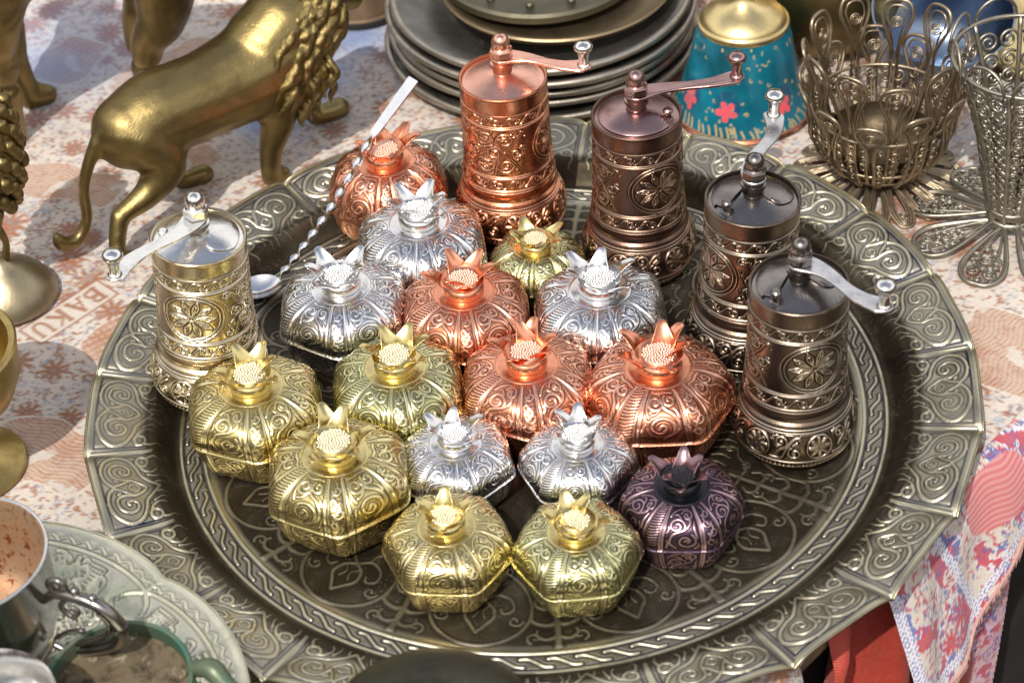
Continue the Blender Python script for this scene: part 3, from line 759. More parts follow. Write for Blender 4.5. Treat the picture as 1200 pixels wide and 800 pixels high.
# ------------------------------------------------------------------ the big tray
NS = 23; PH0 = math.radians(-15.3)
def tray():
    Wt = 5.6
    t = Tile(Wt, 3.6, .025)       # y = 0 at r 18.5, y = 3.6 at r 22.1 ; x across the scallop
    cx = Wt / 2; w = .077
    def P(tau, r): return (cx - tau, r - 18.5)
    # half of the motif : tau = distance from the axis, r = radius (mirrored below)
    t.stroke(smooth_curve([P(0, 21.02), P(.45, 21.38), P(1.15, 21.50), P(1.9, 21.25), P(2.35, 20.65), P(2.1, 20.05), P(1.5, 19.72), P(.95, 19.55), P(.5, 19.2), P(0, 18.75)], 12), w)
    t.stroke(smooth_curve([P(.12, 20.95), P(.30, 20.55), P(.55, 20.15), P(.42, 19.85), P(.2, 19.55), P(0, 19.42)], 8), w * .85)
    t.stroke(smooth_curve([P(.55, 20.15), P(.62, 20.75), P(.95, 21.06), P(1.45, 20.98), P(1.72, 20.60), P(1.55, 20.18), P(1.15, 20.08), P(.95, 20.32), P(1.08, 20.58), P(1.25, 20.50)], 9), w * .95, .15)
    t.stroke([P(.42, 20.82), P(.5, 20.92)], .075)
    t.stroke(smooth_curve([P(0, 20.3), P(.2, 20.15), P(.22, 19.9), P(0, 19.75)], 8), w * .6)
    th = np.linspace(0, 2 * PI, 22)
    t.stroke(np.stack([cx - 1.98 + .34 * np.cos(th), .86 + .27 * np.sin(th)], 1), w)
    t.stroke(smooth_curve([P(1.62, 19.5), P(1.35, 19.35), P(1.15, 19.0), P(1.3, 18.7)], 7), w, .3)
    t.stroke(smooth_curve([P(2.25, 19.1), P(2.35, 18.8), P(2.15, 18.45)], 7), w * 1.1, .3)
    t.stroke(smooth_curve([P(1.0, 19.2), P(.8, 18.8), P(.95, 18.4)], 7), w, .6)
    t.stroke(smooth_curve([P(.35, 18.9), P(.4, 18.6), P(.6, 18.3)], 7), w, .6)
    # divider ridge with the dark incised frame beside it
    t.stroke(smooth_curve([(0, .35), (.03, 1.6), (0, 3.2)]), .11)
    t.mirror()
    fr = Tile(Wt, 3.6, .025)
    fr.stroke(smooth_curve([(.42, .6), (.36, 1.8), (.34, 3.08)]), .05); fr.stroke([(.34, 3.08), (cx, 3.12)], .05); fr.mirror()
    # braid tile : one S strand
    Wb = 1.27; b = Tile(Wb, 1.3, .02)
    b.stroke([(0, .10), (Wb, .10)], .085); b.stroke([(0, 1.2), (Wb, 1.2)], .085)
    for k in (-1, 0, 1, 2):
        b.stroke(smooth_curve([(k * Wb - .74, .44), (k * Wb - .38, .43), (k * Wb, .64), (k * Wb + .34, .86), (k * Wb + .70, .90)]), .066, 0)
    # floor : 13 medallions hanging from the braid, branches between them
    NF = 13; Wf = 2 * PI * 13.4 / NF; f = Tile(Wf, 6.7, .035)    # y=0 at r 9.5
    mx, my = Wf / 2, 4.25; w = .085
    th = np.linspace(-.40 * PI, 1.40 * PI, 46); f.stroke(np.stack([mx + 2.25 * np.cos(th), my + 2.25 * np.sin(th)], 1), w)
    for sx in (-1, 1):
        f.stroke(smooth_curve([(mx, 5.75), (mx + sx * .30, 5.3), (mx + sx * .62, 4.8), (mx + sx * .50, 4.2), (mx, 3.85)]), w)
        f.stroke(smooth_curve([(mx, 3.85), (mx + sx * .6, 3.45), (mx + sx * 1.25, 3.7), (mx + sx * 1.45, 4.3), (mx + sx * 1.05, 4.6), (mx + sx * .85, 4.3)]), w, .2)
        f.stroke(smooth_curve([(mx + sx * .5, 3.5), (mx + sx * .55, 3.0), (mx + sx * 1.0, 2.75)]), w, .4)
    for x0 in (0, Wf):
        f.stroke(smooth_curve([(x0, 6.6), (x0 + .04, 5.2), (x0, 4.3), (x0, 3.0), (x0, 1.5)]), w * 1.5)
        for sx in (-1, 1):
            f.stroke(smooth_curve([(x0, 6.0), (x0 + sx * .45, 6.15), (x0 + sx * .8, 5.9), (x0 + sx * .78, 5.6)]), w * 1.3, .4)
            f.stroke(smooth_curve([(x0, 5.2), (x0 + sx * .4, 5.3), (x0 + sx * .95, 5.05), (x0 + sx * 1.0, 4.6)]), w * 1.6, .5)
            f.stroke(smooth_curve([(x0, 4.1), (x0 + sx * .5, 4.3), (x0 + sx * .85, 4.0), (x0 + sx * .75, 3.6)]), w * 1.4, .5)
            f.stroke(smooth_curve([(x0, 3.0), (x0 + sx * .5, 3.1), (x0 + sx * .8, 2.8), (x0 + sx * .6, 2.4)]), w * 1.3, .5)
            f.stroke(smooth_curve([(x0, 2.0), (x0 + sx * .9, 2.0), (x0 + sx * 1.5, 1.4), (x0 + sx * 2.2, 1.2)]), w, .3)
    for sx in (-1, 1):
        for (px, py, R_s, a_s) in ((1.55, 5.0, .34, 0), (2.35, 6.05, .34, 2), (2.6, 3.2, .30, 1), (1.0, 2.1, .34, 3), (2.2, 1.9, .28, 0), (1.3, .9, .3, 2)):
            f.stroke(spiral(mx + sx * px, py, R_s, a_s if sx > 0 else PI - a_s, 1.1, sx), w * .8, .3)
        f.stroke(smooth_curve([(mx + sx * .25, 4.9), (mx + sx * .12, 4.5), (mx + sx * .3, 4.2)]), w * .6, .3)
    for k in range(9):
        x = Wf * (k + .5) / 9; f.stroke(smooth_curve([(x, .1), (x + .25, .6), (x + .1, 1.05)]), w, .6)
    nu = NS * 100
    rr = np.unique(np.concatenate([np.arange(0.3, 9, .3), np.arange(9, 16, .07), np.arange(16, 22.0, .045), [22.0]]))
    nv = len(rr)
    th = np.linspace(0, 2 * PI, nu, endpoint=False) + PH0
    TH, R = np.meshgrid(th, rr, indexing='ij')
    u = np.mod((TH - PH0) / (2 * PI) * NS, 1.0)             # 0 at a corner
    k = np.floor((TH - PH0) / (2 * PI) * NS).astype(int)
    corner = np.abs(u - .5) * 2                              # 1 at corner
    poly = 1 - (1 - math.cos(PI / NS)) * (1 - corner ** 2) * .9
    fl = sm(18.6, 21.5, R)
    Rr = R * (1 - fl * (1 - poly))
    z = 1.12 * sm(17.7, 18.8, R) + .55 * sm(18.9, 22.0, R)
    z += fl * (.16 * (1 - corner ** 3.0) - .30 * corner ** 5)   # each scallop is dished, corners drop
    z -= .06 * np.exp(-((u - .0) / .022) ** 2) * fl + .06 * np.exp(-((u - 1.0) / .022) ** 2) * fl
    jit = np.random.default_rng(2).uniform(-.12, .12, NS)[k % NS]
    z += fl * jit * np.sin(u * PI) * .6
    z += .035 * fbm(R * np.cos(TH), R * np.sin(TH), 5, 3, .35) + .012 * fbm(R * np.cos(TH), R * np.sin(TH), 8, 2, 2.2)
    Dm = t.samp(np.clip(u * Wt, 0, Wt - 1e-3), (R - 18.5)); mm = (R > 18.35) & (R < 21.95)
    rm = relief(Dm, .95, .42) * mm
    Dfr = fr.samp(np.clip(u * Wt, 0, Wt - 1e-3), (R - 18.5)); rm = np.where(rm < .3, np.minimum(rm, -1.0 * np.clip(1.5 - Dfr, 0, 1) * mm), rm)
    rm = rm * np.clip(.85 + .4 * fbm(R * np.cos(TH), R * np.sin(TH), 15, 3, .7), .35, 1.15)
    rm = np.where(R < 19.4, rm * (.45 + .55 * sm(18.6, 19.4, R)), rm)
    Db = b.samp((TH - PH0) * 17.0 * (round(2 * PI * 17 / Wb) * Wb / (2 * PI * 17)), R - 16.3); bm = (R > 16.3) & (R < 17.6)
    rb = relief(Db, .95, .6) * bm
    Df = f.samp((TH + .1) / (2 * PI) * NF * Wf, R - 9.5); fm = (R > 9.5) & (R <= 16.15)
    rf = relief(Df, .55) * fm
    # central rosette
    rc = np.where(R < 9.4, np.clip(np.sin(TH * 24) * np.sin(R * 1.4), 0, 1) ** 2 * .8 - .3, 0)
    rel = rm + rb + rf + rc
    wear = 1 - .35 * (fbm(R * np.cos(TH), R * np.sin(TH), 11, 3, .8) > .25)
    z += rm * .055 + rb * .045 + rf * .035 + rc * .02
    rel_c = np.where(rel > 0, rel * wear * np.where(R < 16.2, .45, .85), rel)
    # outer fold line, worn bright
    edge = sm(21.75, 21.95, R); rel_c = np.where(edge > .02, np.maximum(rel_c, edge * .9), rel_c)
    X = Rr * np.cos(TH); Y = Rr * np.sin(TH)
    tarn_shade = .93 * (1 - sm(15.9, 16.3, R)) + .30 * (R >= 16.3) * (R < 17.4) + 1.0 * sm(17.42, 17.6, R) * (1 - sm(18.9, 19.6, R)) + .04 * (R > 19)  # patina, with the dark reflections of floor and wall painted into it
    tarn_shade = np.clip(tarn_shade + .22 * fbm(X, Y, 21, 4, .5), 0, .96)
    z += .010 * fbm(X, Y, 61, 3, 5.0) * sm(17.7, 18.0, R) * (1 - sm(19.0, 19.6, R))
    mb = MB(); V = np.stack([X, Y, z], -1).reshape(-1, 3)
    top = mesh_np('tray_surface', V, grid_faces(nu, nv), {'relief': rel_c.ravel(), 'tarn_shade': tarn_shade.ravel()})
    o = link('engraved_tray', top, M['tray'])
    tag(o, 'big round antique brass tray with embossed scalloped rim, under the boxes and grinders', 'tray')
    # rolled rim wire and thin underside
    E = V.reshape(nu, nv, 3)[:, -1]
    m2 = MB(); m2.tube(E[::5], .07, 8, closed=True)
    e2 = E[::5].copy(); n2 = len(e2)
    rows = [e2 + [0, 0, -.05]]
    for rad, zz in ((19.2, .95), (18.4, .45), (17.9, -.12), (10, -.14), (0.1, -.14)):
        a = np.arctan2(e2[:, 1], e2[:, 0]); rows.append(np.stack([rad * np.cos(a), rad * np.sin(a), np.full(n2, zz)], 1))
    m2.add(np.stack(rows, 1).reshape(-1, 3), grid_faces(n2, len(rows), True, True))
    a_ = m2.obj('rim_edge', M['tray_edge'], o, 60)
M['tray_edge'] = metal('tray_edge_brass', (.60, .55, .38), (.42, .38, .26), (.1, .1, .08), rough=.3, tarnish=(.2, .18, .12), tam=.6)
tray()

# ------------------------------------------------------------------ twisted spoon
def spoon():
    t = thing('twisted_spoon', 'silver spoon with a twisted handle and flat end, leaning on the round copper box', 'spoon', (-13.4, 8.6, 0))
    o = np.array([-13.4, 8.6, 0.])
    A = np.array([-12.9, 10.1, .9]) - o; B = np.array([-7.35, 14.75, 6.4]) - o; E = np.array([-4.95, 16.5, 8.6]) - o
    n = 260; tt = np.linspace(0, 1, n)
    P = A + (B - A) * tt[:, None]; P[:, 2] += -.5 * np.sin(tt * PI)
    T = (B - A) / np.linalg.norm(B - A); U = np.cross(T, [0, 0, 1]); U /= np.linalg.norm(U); W = np.cross(U, T)
    mb = MB(); a = np.linspace(0, 2 * PI, 12, endpoint=False)
    turns = 10.5
    ca = np.cos(a); sa = np.sin(a)
    tw = tt * turns * PI
    prof = np.stack([.24 * ca, .10 * sa], 1)
    x = prof[None, :, 0] * np.cos(tw)[:, None] - prof[None, :, 1] * np.sin(tw)[:, None]
    y = prof[None, :, 0] * np.sin(tw)[:, None] + prof[None, :, 1] * np.cos(tw)[:, None]
    V = P[:, None] + x[..., None] * U + y[..., None] * W
    mb.add(V.transpose(1, 0, 2).reshape(-1, 3), grid_faces(12, n))
    mb.obj('twisted_shaft', M['spoon'], t, 60)
    # flat end
    f = MB(); w = .36; D = (E - B); L = np.linalg.norm(D); D /= L
    Nn = np.cross(D, U); Q = [B - D * .1, B + D * .25, B + D * (L - .1), B + D * L]; hw = [.16, w * .8, w * 1.05, w * .95]
    rows = []
    for p, h in zip(Q, hw):
        rows.append([p - U * h - Nn * .05, p + U * h - Nn * .05, p + U * h + Nn * .05, p - U * h + Nn * .05])
    R = np.array(rows).transpose(1, 0, 2); f.add(R.reshape(-1, 3), grid_faces(4, 4))
    f.add(np.array(rows[-1]), np.array([[0, 1, 2, 3]])); f.add(np.array(rows[0]), np.array([[3, 2, 1, 0]]))
    f.obj('flat_end', M['spoon'], t, 30)
    # bowl
    b = MB(); n1, n2 = 28, 10; th = np.linspace(0, 2 * PI, n1, endpoint=False); rr = np.linspace(0, 1, n2)
    TH, RR = np.meshgrid(th, rr, indexing='ij')
    def bowl(off):
        X = RR * np.cos(TH) * 1.25; Y = RR * np.sin(TH) * .95; Z = (RR ** 2 - 1) * .42 + off
        c = A + np.array([-1.05, -.2, -.3]); d = np.array([-.98, -.2, 0]); e = np.array([.2, -.98, 0])
        return [c[i] + X * d[i] + Y * e[i] + (Z if i == 2 else 0) for i in range(3)]
    b.grid(*bowl(.04)); b.grid(*bowl(-.03), flip=True)
    b.obj('spoon_bowl', M['spoon'], t, 60)
spoon()

# ------------------------------------------------------------------ cast figures : limbs are tapered chains fused into one surface
def fuse(name, chains, mat, parent, vox=.16, smooth=9, extra=None):
    mb = MB()
    for pts, rad in chains:
        P = smooth_curve(pts, 6); r = np.interp(np.linspace(0, 1, len(P)), np.linspace(0, 1, len(rad)), rad)
        mb.tube(P, r, 16)
        mb.ball(P[0], r[0], 16, 9); mb.ball(P[-1], r[-1], 16, 9)
    for c, r, sq in (extra or []): mb.ball(c, r, 24, 13, sq)
    o = mb.obj(name, mat, parent, 0)
    m = o.modifiers.new('r', 'REMESH'); m.mode = 'VOXEL'; m.voxel_size = vox * S; m.use_smooth_shade = True
    s = o.modifiers.new('s', 'SMOOTH'); s.iterations = smooth; s.factor = .6
    bpy.context.view_layer.update()
    dg = bpy.context.evaluated_depsgraph_get()
    me = bpy.data.meshes.new_from_object(o.evaluated_get(dg))
    o.modifiers.clear(); o.data = me
    me.polygons.foreach_set('use_smooth', np.ones(len(me.polygons), bool))
    return o

def lion(loc, heading, scale, label, mirror=1):
    """local x forward, y to the animal's far side (away from camera), z up"""
    t = thing('lion_figurine', label, 'figurine', loc, heading)
    t.scale = (scale, scale * mirror, scale)
    ch = [
        # trunk : deep chest narrowing to the loins
        ([(3.4, 1.5, 6.4), (5.2, 1.5, 6.65), (8.2, 1.5, 6.5), (11.0, 1.5, 6.6), (13.0, 1.5, 7.0)], [2.15, 2.45, 2.4, 2.7, 2.85]),
        # neck and head core
        ([(12.4, 1.5, 7.6), (14.0, 1.5, 8.6), (15.6, 1.5, 9.2)], [2.5, 2.4, 1.9]),
        ([(15.6, 1.5, 9.2), (17.4, 1.5, 8.9)], [1.6, 1.0]),
        # near hind leg: haunch, knee forward, hock back
        ([(3.6, .9, 6.3), (4.4, .25, 4.6), (3.2, 0, 3.3), (1.1, 0, 2.6)], [1.8, 1.45, .85, .52]),
        ([(1.1, 0, 2.6), (.45, -.4, 1.3), (.15, -.75, .4)], [.56, .5, .55]),
        ([(.15, -.75, .32), (1.0, -.75, .28)], [.52, .44]),
        # far hind leg, stepping forward
        ([(3.9, 2.2, 6.2), (5.6, 2.8, 4.4), (5.6, 3, 2.8)], [1.7, 1.3, .8]),
        ([(5.6, 3, 2.8), (5.6, 3, 1.5), (6.6, 3, .6)], [.75, .5, .48]), ([(6.6, 3, .5), (8.1, 3, .3)], [.5, .62]),
        # near front leg
        ([(12.2, .4, 6.2), (11.8, 0, 4.2), (11.0, 0, 2.2), (10.7, 0, .4)], [1.7, 1.1, .68, .58]), ([(10.7, 0, .3), (11.6, 0, .22)], [.55, .45]),
        # far front leg reaching forward
        ([(13.2, 2.6, 6.0), (14.2, 3, 3.8), (15.0, 3, 1.9), (15.9, 3, .6)], [1.6, 1.0, .6, .5]), ([(15.9, 3, .5), (17.6, 3, .32)], [.55, .7]),
        # tail
        ([(2.1, 1.5, 7.2), (1.2, 1.5, 6.4), (.1, 1.5, 4.4), (-.15, 1.5, 2.3), (-1.0, 1.5, 1.2), (-1.9, 1.5, 1.5), (-2.1, 1.5, 2.1)], [.5, .42, .36, .36, .42, .48, .3]),
        # muzzle and ears
        ([(17.0, 1.5, 9.0), (18.4, 1.5, 8.3)], [.9, .75]),
    ]
    b = fuse('body', ch, M['lion'], t, vox=.17, smooth=10)
    # mane : flowing locks cast in one piece with the neck
    r_ = random.Random(11); lk = []
    for row in range(10):
        s = row / 9
        cx = 12.7 + 3.9 * s; cz = 7.1 + 2.4 * s; R = 2.72 - .6 * s
        nl = 19
        for k in range(nl):
            a = 2 * PI * (k + .5 * (row % 2)) / nl + r_.uniform(-.15, .15)
            d = np.array([0, math.cos(a), math.sin(a)]); c = np.array([cx - .5 * math.sin(a), 1.5, cz]); tg = np.array([0, -math.sin(a), math.cos(a)])
            p0 = c + d * R * .95; L = r_.uniform(1.4, 2.4); sw = r_.uniform(-.5, .5)
            dn = np.array([-.8, 0, -.55 - .3 * abs(math.cos(a))])
            pts = [p0, p0 + dn * L * .35 + d * .30 + tg * sw * .5, p0 + dn * L * .7 + d * .18 - tg * sw * .3, p0 + dn * L + d * .02 + tg * sw * .6]
            lk.append((pts, [.20, .27, .21, .07]))
    for k in range(95):       # chest locks hanging to the forelegs
        y = r_.uniform(-1.0, 4.0); x = 13.0 + r_.uniform(-.8, 1.9); z = r_.uniform(4.6, 7.4)
        side = (y - 1.5) / 2.4
        p0 = np.array([x + .6 * (1 - side ** 2), 1.5 + side * 2.7, z])
        lk.append(([p0, p0 + [.15, side * .3, -.6], p0 + [-.1 + r_.uniform(-.3, .3), side * .15, -1.2], p0 + [r_.uniform(-.4, .2), 0, -1.8]], [.16, .25, .19, .06]))
    mn = fuse('mane', lk, M['mane'], t, vox=.09, smooth=2)
    f = MB()
    for sy in (-1, 1):
        f.ball((16.9, 1.5 + sy * .72, 9.7), .24, 12, 7)
        f.ball((15.8, 1.5 + sy * 1.35, 10.8), .5, 12, 7, (.5, 1, 1))
    f.ball((19.0, 1.5, 8.5), .32, 12, 7)
    f.obj('face', M['lion'], t, 0)
    return t
H1 = math.atan2(.588, .809)
lion((-22.46, 14.25, -.45), H1, 1.0, 'brass lion figurine walking at the upper left, its tail curled to the cloth')
# second beast, larger, seen from its near side too: legs and belly only
def beast():
    t = thing('animal_figurine', 'large brass animal figurine behind the lion, only its legs and chest in view', 'figurine', (-20.0, 27.9, -.45), math.radians(176))
    ch = [
        ([(-2.5, 0, 12.6), (1, 0, 12.4), (6, 0, 12.0), (8.6, 0, 11.6)], [2.5, 2.9, 3.0, 3.1]),
        ([(8.2, 0, 12), (10.2, 0, 14.5), (11.2, 0, 17.5)], [2.7, 2.0, 1.5]), ([(11.0, 0, 17.5), (13.4, 0, 17.3)], [1.6, 1.0]),
        ([(-1.6, 1.3, 12), (-.9, 1.5, 8), (.4, 1.5, 5.6), (.2, 1.5, .5)], [2.3, 1.5, .95, .72]), ([(.2, 1.5, .5), (1.1, 1.5, .35)], [.72, .6]),
        ([(-1.6, -1.3, 12), (.2, -1.4, 8), (1.4, -1.4, 5.4), (1.5, -1.4, .5)], [2.3, 1.5, .95, .72]), ([(1.5, -1.4, .5), (2.4, -1.4, .35)], [.72, .6]),
        ([(8.2, 1.5, 11), (9.0, 1.8, 7), (9.0, 1.8, 3.6), (9.1, 1.8, .5)], [2.3, 1.5, .9, .7]), ([(9.1, 1.8, .4), (10.0, 1.8, .35)], [.8, .62]),
        ([(8.6, -1.5, 11), (9.4, -1.8, 7), (9.3, -1.8, 3.4), (8.9, -1.8, .7)], [2.3, 1.6, .9, .7]), ([(8.9, -1.8, .5), (7.9, -2.2, .4)], [.8, .7]),
    ]
    fuse('body', ch, M['lion'], t, vox=.24, smooth=9)
beast()
# feathered bird on a domed foot at the left edge
def bird():
    t = thing('bird_figurine', 'brass feathered bird figurine on a domed foot at the left edge, cut by the frame', 'figurine', (-27.75, 11.9, -.45))
    d = MB(); d.lathe([(0, 0), (2.5, 0), (2.7, .15), (2.68, .4), (2.35, 1.0), (1.75, 1.7), (1.0, 2.2), (.5, 2.5), (.35, 2.9), (0, 3.0)], 56)
    d.obj('domed_foot', M['dome'], t, 50)
    for sx, dy in ((-1, .15), (1, -.1)):
        fuse('leg', [([(sx * .35, 0, 2.6), (sx * .62, dy, 3.8), (sx * .45, dy * 2, 5.0), (sx * .7, 0, 6.6)], [.24, .2, .26, .55])], M['lion'], t, vox=.09, smooth=4)
    fuse('body', [([(.2, .0, 6.9), (.5, .1, 8.4), (.6, .4, 10.4), (.2, .8, 12.2)], [1.2, 1.95, 1.85, 1.3]), ([(.2, .8, 12), (-.6, .2, 13.8), (-1.4, -.4, 14.4)], [1.2, .8, .5])], M['lion'], t, vox=.16, smooth=6)
    mb = MB(); r_ = random.Random(4)
    for row in range(10):
        z = 6.6 + row * .58; R = np.interp(z, [6.5, 8.4, 10.4, 12.2], [1.25, 2.0, 1.9, 1.4]); cx = np.interp(z, [7, 12], [.25, .45]); cy = np.interp(z, [7, 12], [0, .7])
        for k in range(11):
            a = 2 * PI * (k + .5 * (row % 2)) / 11 + r_.uniform(-.06, .06); dd = np.array([math.cos(a), math.sin(a), 0]); tg = np.array([-dd[1], dd[0], 0])
            p0 = np.array([cx, cy, z + .5]) + dd * R * .93; p1 = p0 + dd * .26 + [0, 0, -.4]; p2 = p0 + dd * .30 + tg * .25 + [0, 0, -1.0]
            mb.tube(smooth_curve([p0, p1, p2], 5), np.interp(np.linspace(0, 1, 11), [0, .4, .8, 1], [.16, .40, .34, .08]), 8)
    mb.obj('feathers', M['lion'], t, 0)
bird()

# goblet lower left
def goblet():
    t = thing('brass_goblet', 'brass goblet standing at the left edge below the bird figurine', 'goblet', (-28.1, -1.3, -.45))
    mb = MB()
    mb.lathe([(0, 0), (2.75, 0), (2.95, .08), (2.9, .22), (2.2, .55), (1.2, 1.15), (.6, 1.7), (.45, 2.3), (.8, 2.6), (.5, 2.9), (.6, 3.3), (2.2, 3.8), (3.3, 4.8), (3.8, 6.0), (3.85, 7.0), (3.95, 7.7),
              (3.85, 7.8), (3.55, 7.72), (3.45, 7.0), (3.2, 5.6), (2.2, 4.4), (0, 4.1)], 64)
    mb.obj('cup', M['goblet'], t, 40)
goblet()

# ------------------------------------------------------------------ plates behind
def plates():
    cx, cy = 2.6, 32.6; z = -.45; r_ = random.Random(8)
    spec = [(9.4, 'lowest and widest plate of the dark pewter stack'), (9.1, 'second plate from the bottom of the dark pewter stack'), (9.0, 'third plate from the bottom of the dark pewter stack'),
            (9.2, 'fourth plate from the bottom of the dark pewter stack'), (8.9, 'uppermost pewter plate of the stack, under the tan bronze dish')]
    for i, (R, lab) in enumerate(spec):
        t = thing('pewter_plate', lab, 'plate', (cx + r_.uniform(-.3, .3), cy + r_.uniform(-.3, .3), z), r_.random(), 'pewter plates stacked behind the tray', (r_.uniform(-.012, .012), r_.uniform(-.012, .012)))
        m = MB(); m.lathe([(0, 0), (5.6, 0), (6.6, .35), (R - .3, .85), (R, .95), (R + .05, 1.05), (R - .1, 1.13), (R - .5, 1.05), (6.6, .5), (5.6, .15), (0, .15)], 96)
        m.obj('dish', M['pewter'], t, 40)
        e = MB(); a = np.linspace(0, 2 * PI, 97)[:-1]; e.tube(np.stack([R * np.cos(a), R * np.sin(a), np.full(96, 1.0)], 1), .24 + .03 * np.sin(a * 9 + i), 8, closed=True)
        e.obj('rim', M['pewter_rim'], t, 60)
        z += .83
    t = thing('bronze_dish', 'tan bronze dish lying on the pewter plates', 'dish', (cx + .9, cy - .6, z + .15))
    m = MB(); m.lathe([(0, 0), (5.6, 0), (6.8, .5), (7.1, .9), (7.0, 1.0), (6.6, .72), (5.5, .2), (0, .2)], 90); m.obj('dish', M['tan'], t, 40)
    t = thing('embossed_lid', 'dark green embossed bronze lid with studs on top of the plate stack', 'lid', (cx - .1, cy + .6, z + .75))
    m = MB(); m.lathe([(0, 1.35), (2.0, 1.3), (3.6, 1.05), (4.2, 1.0), (4.4, 1.12), (4.6, 1.0), (5.6, .62), (5.9, .7), (6.1, .55), (6.15, .2), (0, .2)][::-1], 96)
    m.obj('disc', M['olive'], t, 40)
    m = MB()
    for k in range(13):
        a = k * 2 * PI / 13 + .2; m.ball((5.1 * math.cos(a), 5.1 * math.sin(a), .85), .26, 14, 9, (1, 1, .8))
    for k in range(7):
        a = k * 2 * PI / 7; th = np.linspace(0, 2 * PI, 24)
        m.tube(np.stack([2.9 * math.cos(a) + .75 * np.cos(th), 2.9 * math.sin(a) + .75 * np.sin(th), np.full(24, 1.2)], 1)[:-1], .09, 6, closed=True)
    m.obj('studs', M['olive'], t, 60)
    m = MB(); m.tube(smooth_curve([(-6.1, -.6, .9), (-6.9, -1.6, 2.2), (-5.7, -3.0, 2.4), (-4.6, -3.6, 1.4), (-4.3, -3.7, .9)], 8), .16, 8); m.obj('handle', M['verdi'], t, 60)
plates()

# wooden box behind the lion's head
def wbox():
    t = thing('wooden_drum', 'small brown wooden drum behind the lion, left of the plate stack', 'drum', (-8.9, 38.8, -.45), .25)
    m = MB(); m.lathe([(0, 0), (2.9, 0), (3.0, .1), (3.0, .5), (2.85, .6), (2.8, 2.5), (3.0, 2.6), (3.0, 3.0), (2.9, 3.1), (0, 3.1)], 48); m.obj('shell', M['wood'], t, 30)
    m = MB()
    for z in (.35, 2.8):
        a = np.linspace(0, 2 * PI, 49)[:-1]; m.tube(np.stack([3.05 * np.cos(a), 3.05 * np.sin(a), np.full(48, z)], 1), .14, 8, closed=True)
    m.obj('hoop', M['dark'], t, 60)
wbox()

# ------------------------------------------------------------------ enamel bell
def bell():
    t = thing('enamel_bell', 'turquoise enamelled brass bell with pink flowers behind the tray', 'bell', (13.7, 25.0, -.45))
    prof = smooth_curve([(4.15, .05), (4.05, .35), (3.75, 1.0), (3.35, 2.2), (3.0, 3.6), (2.78, 4.8), (2.55, 5.6)], 20)
    r, z = profile_sample([tuple(p) for p in prof], .06); nu = 420
    phi = np.linspace(0, 2 * PI, nu, endpoint=False); PH, Z = np.meshgrid(phi, z, indexing='ij'); R = np.tile(r, (nu, 1))
    s = PH * 3.4
    col = np.zeros((nu, len(z), 3)); col[:] = (.004, .125, .19)
    nn = fbm(s, Z, 31, 3, 1.1)
    col = col * (1 + .6 * nn[..., None])
    gold = np.array([.50, .36, .16])
    r_ = random.Random(6); W = 2 * PI * 3.4
    T = Tile(W, 5.8, .05)
    for k in range(150):
        x = r_.uniform(0, W); y = r_.uniform(.1, 5.4); a = r_.uniform(0, 6.3); R0 = r_.uniform(.07, .17)
        T.stroke(spiral(x, y, R0, a, r_.uniform(.4, 1.0), r_.choice((-1, 1)), .3, 7), .04)
    for k in range(60):
        x = W * k / 60 + r_.uniform(-.12, .12); T.stroke(smooth_curve([(x, .1), (x + .1, .35), (x - .05, .65 + .25 * r_.random())], 4), .055)
    D = T.samp(s, Z); g = np.clip(1.4 - D, 0, 1)[..., None]
    col = col * (1 - g) + gold * g
    for k, (px, pz) in enumerate([(3.56, 1.7), (4.32, 1.75), (5.3, 1.7), (.3, 1.7), (1.5, 1.8), (2.6, 1.7)]):
        dx = (np.mod(PH - px + PI, 2 * PI) - PI) * 3.6; dz = Z - pz
        a = np.arctan2(dz, dx); rr = np.hypot(dx, dz)
        halo = (np.hypot(dx, dz - .3) < .85) & (rr > .5); col[halo] = col[halo] * .35 + np.array([.01, .03, .08])
        m = rr < .22 + .42 * np.abs(np.cos(a * 2.5 + k)) ** .6 + .10 * fbm(dx * 4, dz * 4, 40 + k, 2); col[m] = np.array([.80, .09, .11]) * (1 + .25 * nn[m][:, None])
    low = (Z < .28); col[low] = (.30, .15, .11)
    me = mesh_np('enamel_body', np.stack([R * np.cos(PH), R * np.sin(PH), Z], -1).reshape(-1, 3), grid_faces(nu, len(z)), {'paint': col.reshape(-1, 3)})
    link('enamel_body', me, M['enamel'], t)
    m = MB(); m.lathe([(4.2, 0), (4.3, .1), (4.2, .22), (4.0, .12), (3.9, 0)], 80); m.obj('lip', M['mill_copper'], t, 50)
    m = MB(); m.lathe([(2.58, 5.5), (2.64, 5.62), (2.6, 5.78), (2.45, 5.85), (2.42, 5.95), (2.2, 6.25), (1.5, 6.6), (.8, 6.9), (.42, 7.4), (.35, 8.2), (.5, 8.6), (.45, 9.0), (.3, 9.4), (.45, 10.5), (.3, 11.3), (0, 11.5)], 64)
    m.obj('cap', M['bellbrass'], t, 50)
bell()

# ------------------------------------------------------------------ filigree
def coil2(mb, c, e1, e2, R, turns, r, a0=0, d=1):
    P = spiral(0, 0, R, a0, turns, d, .12)
    mb.tube(np.array([c + e1 * p[0] + e2 * p[1] for p in P]), r, 5)

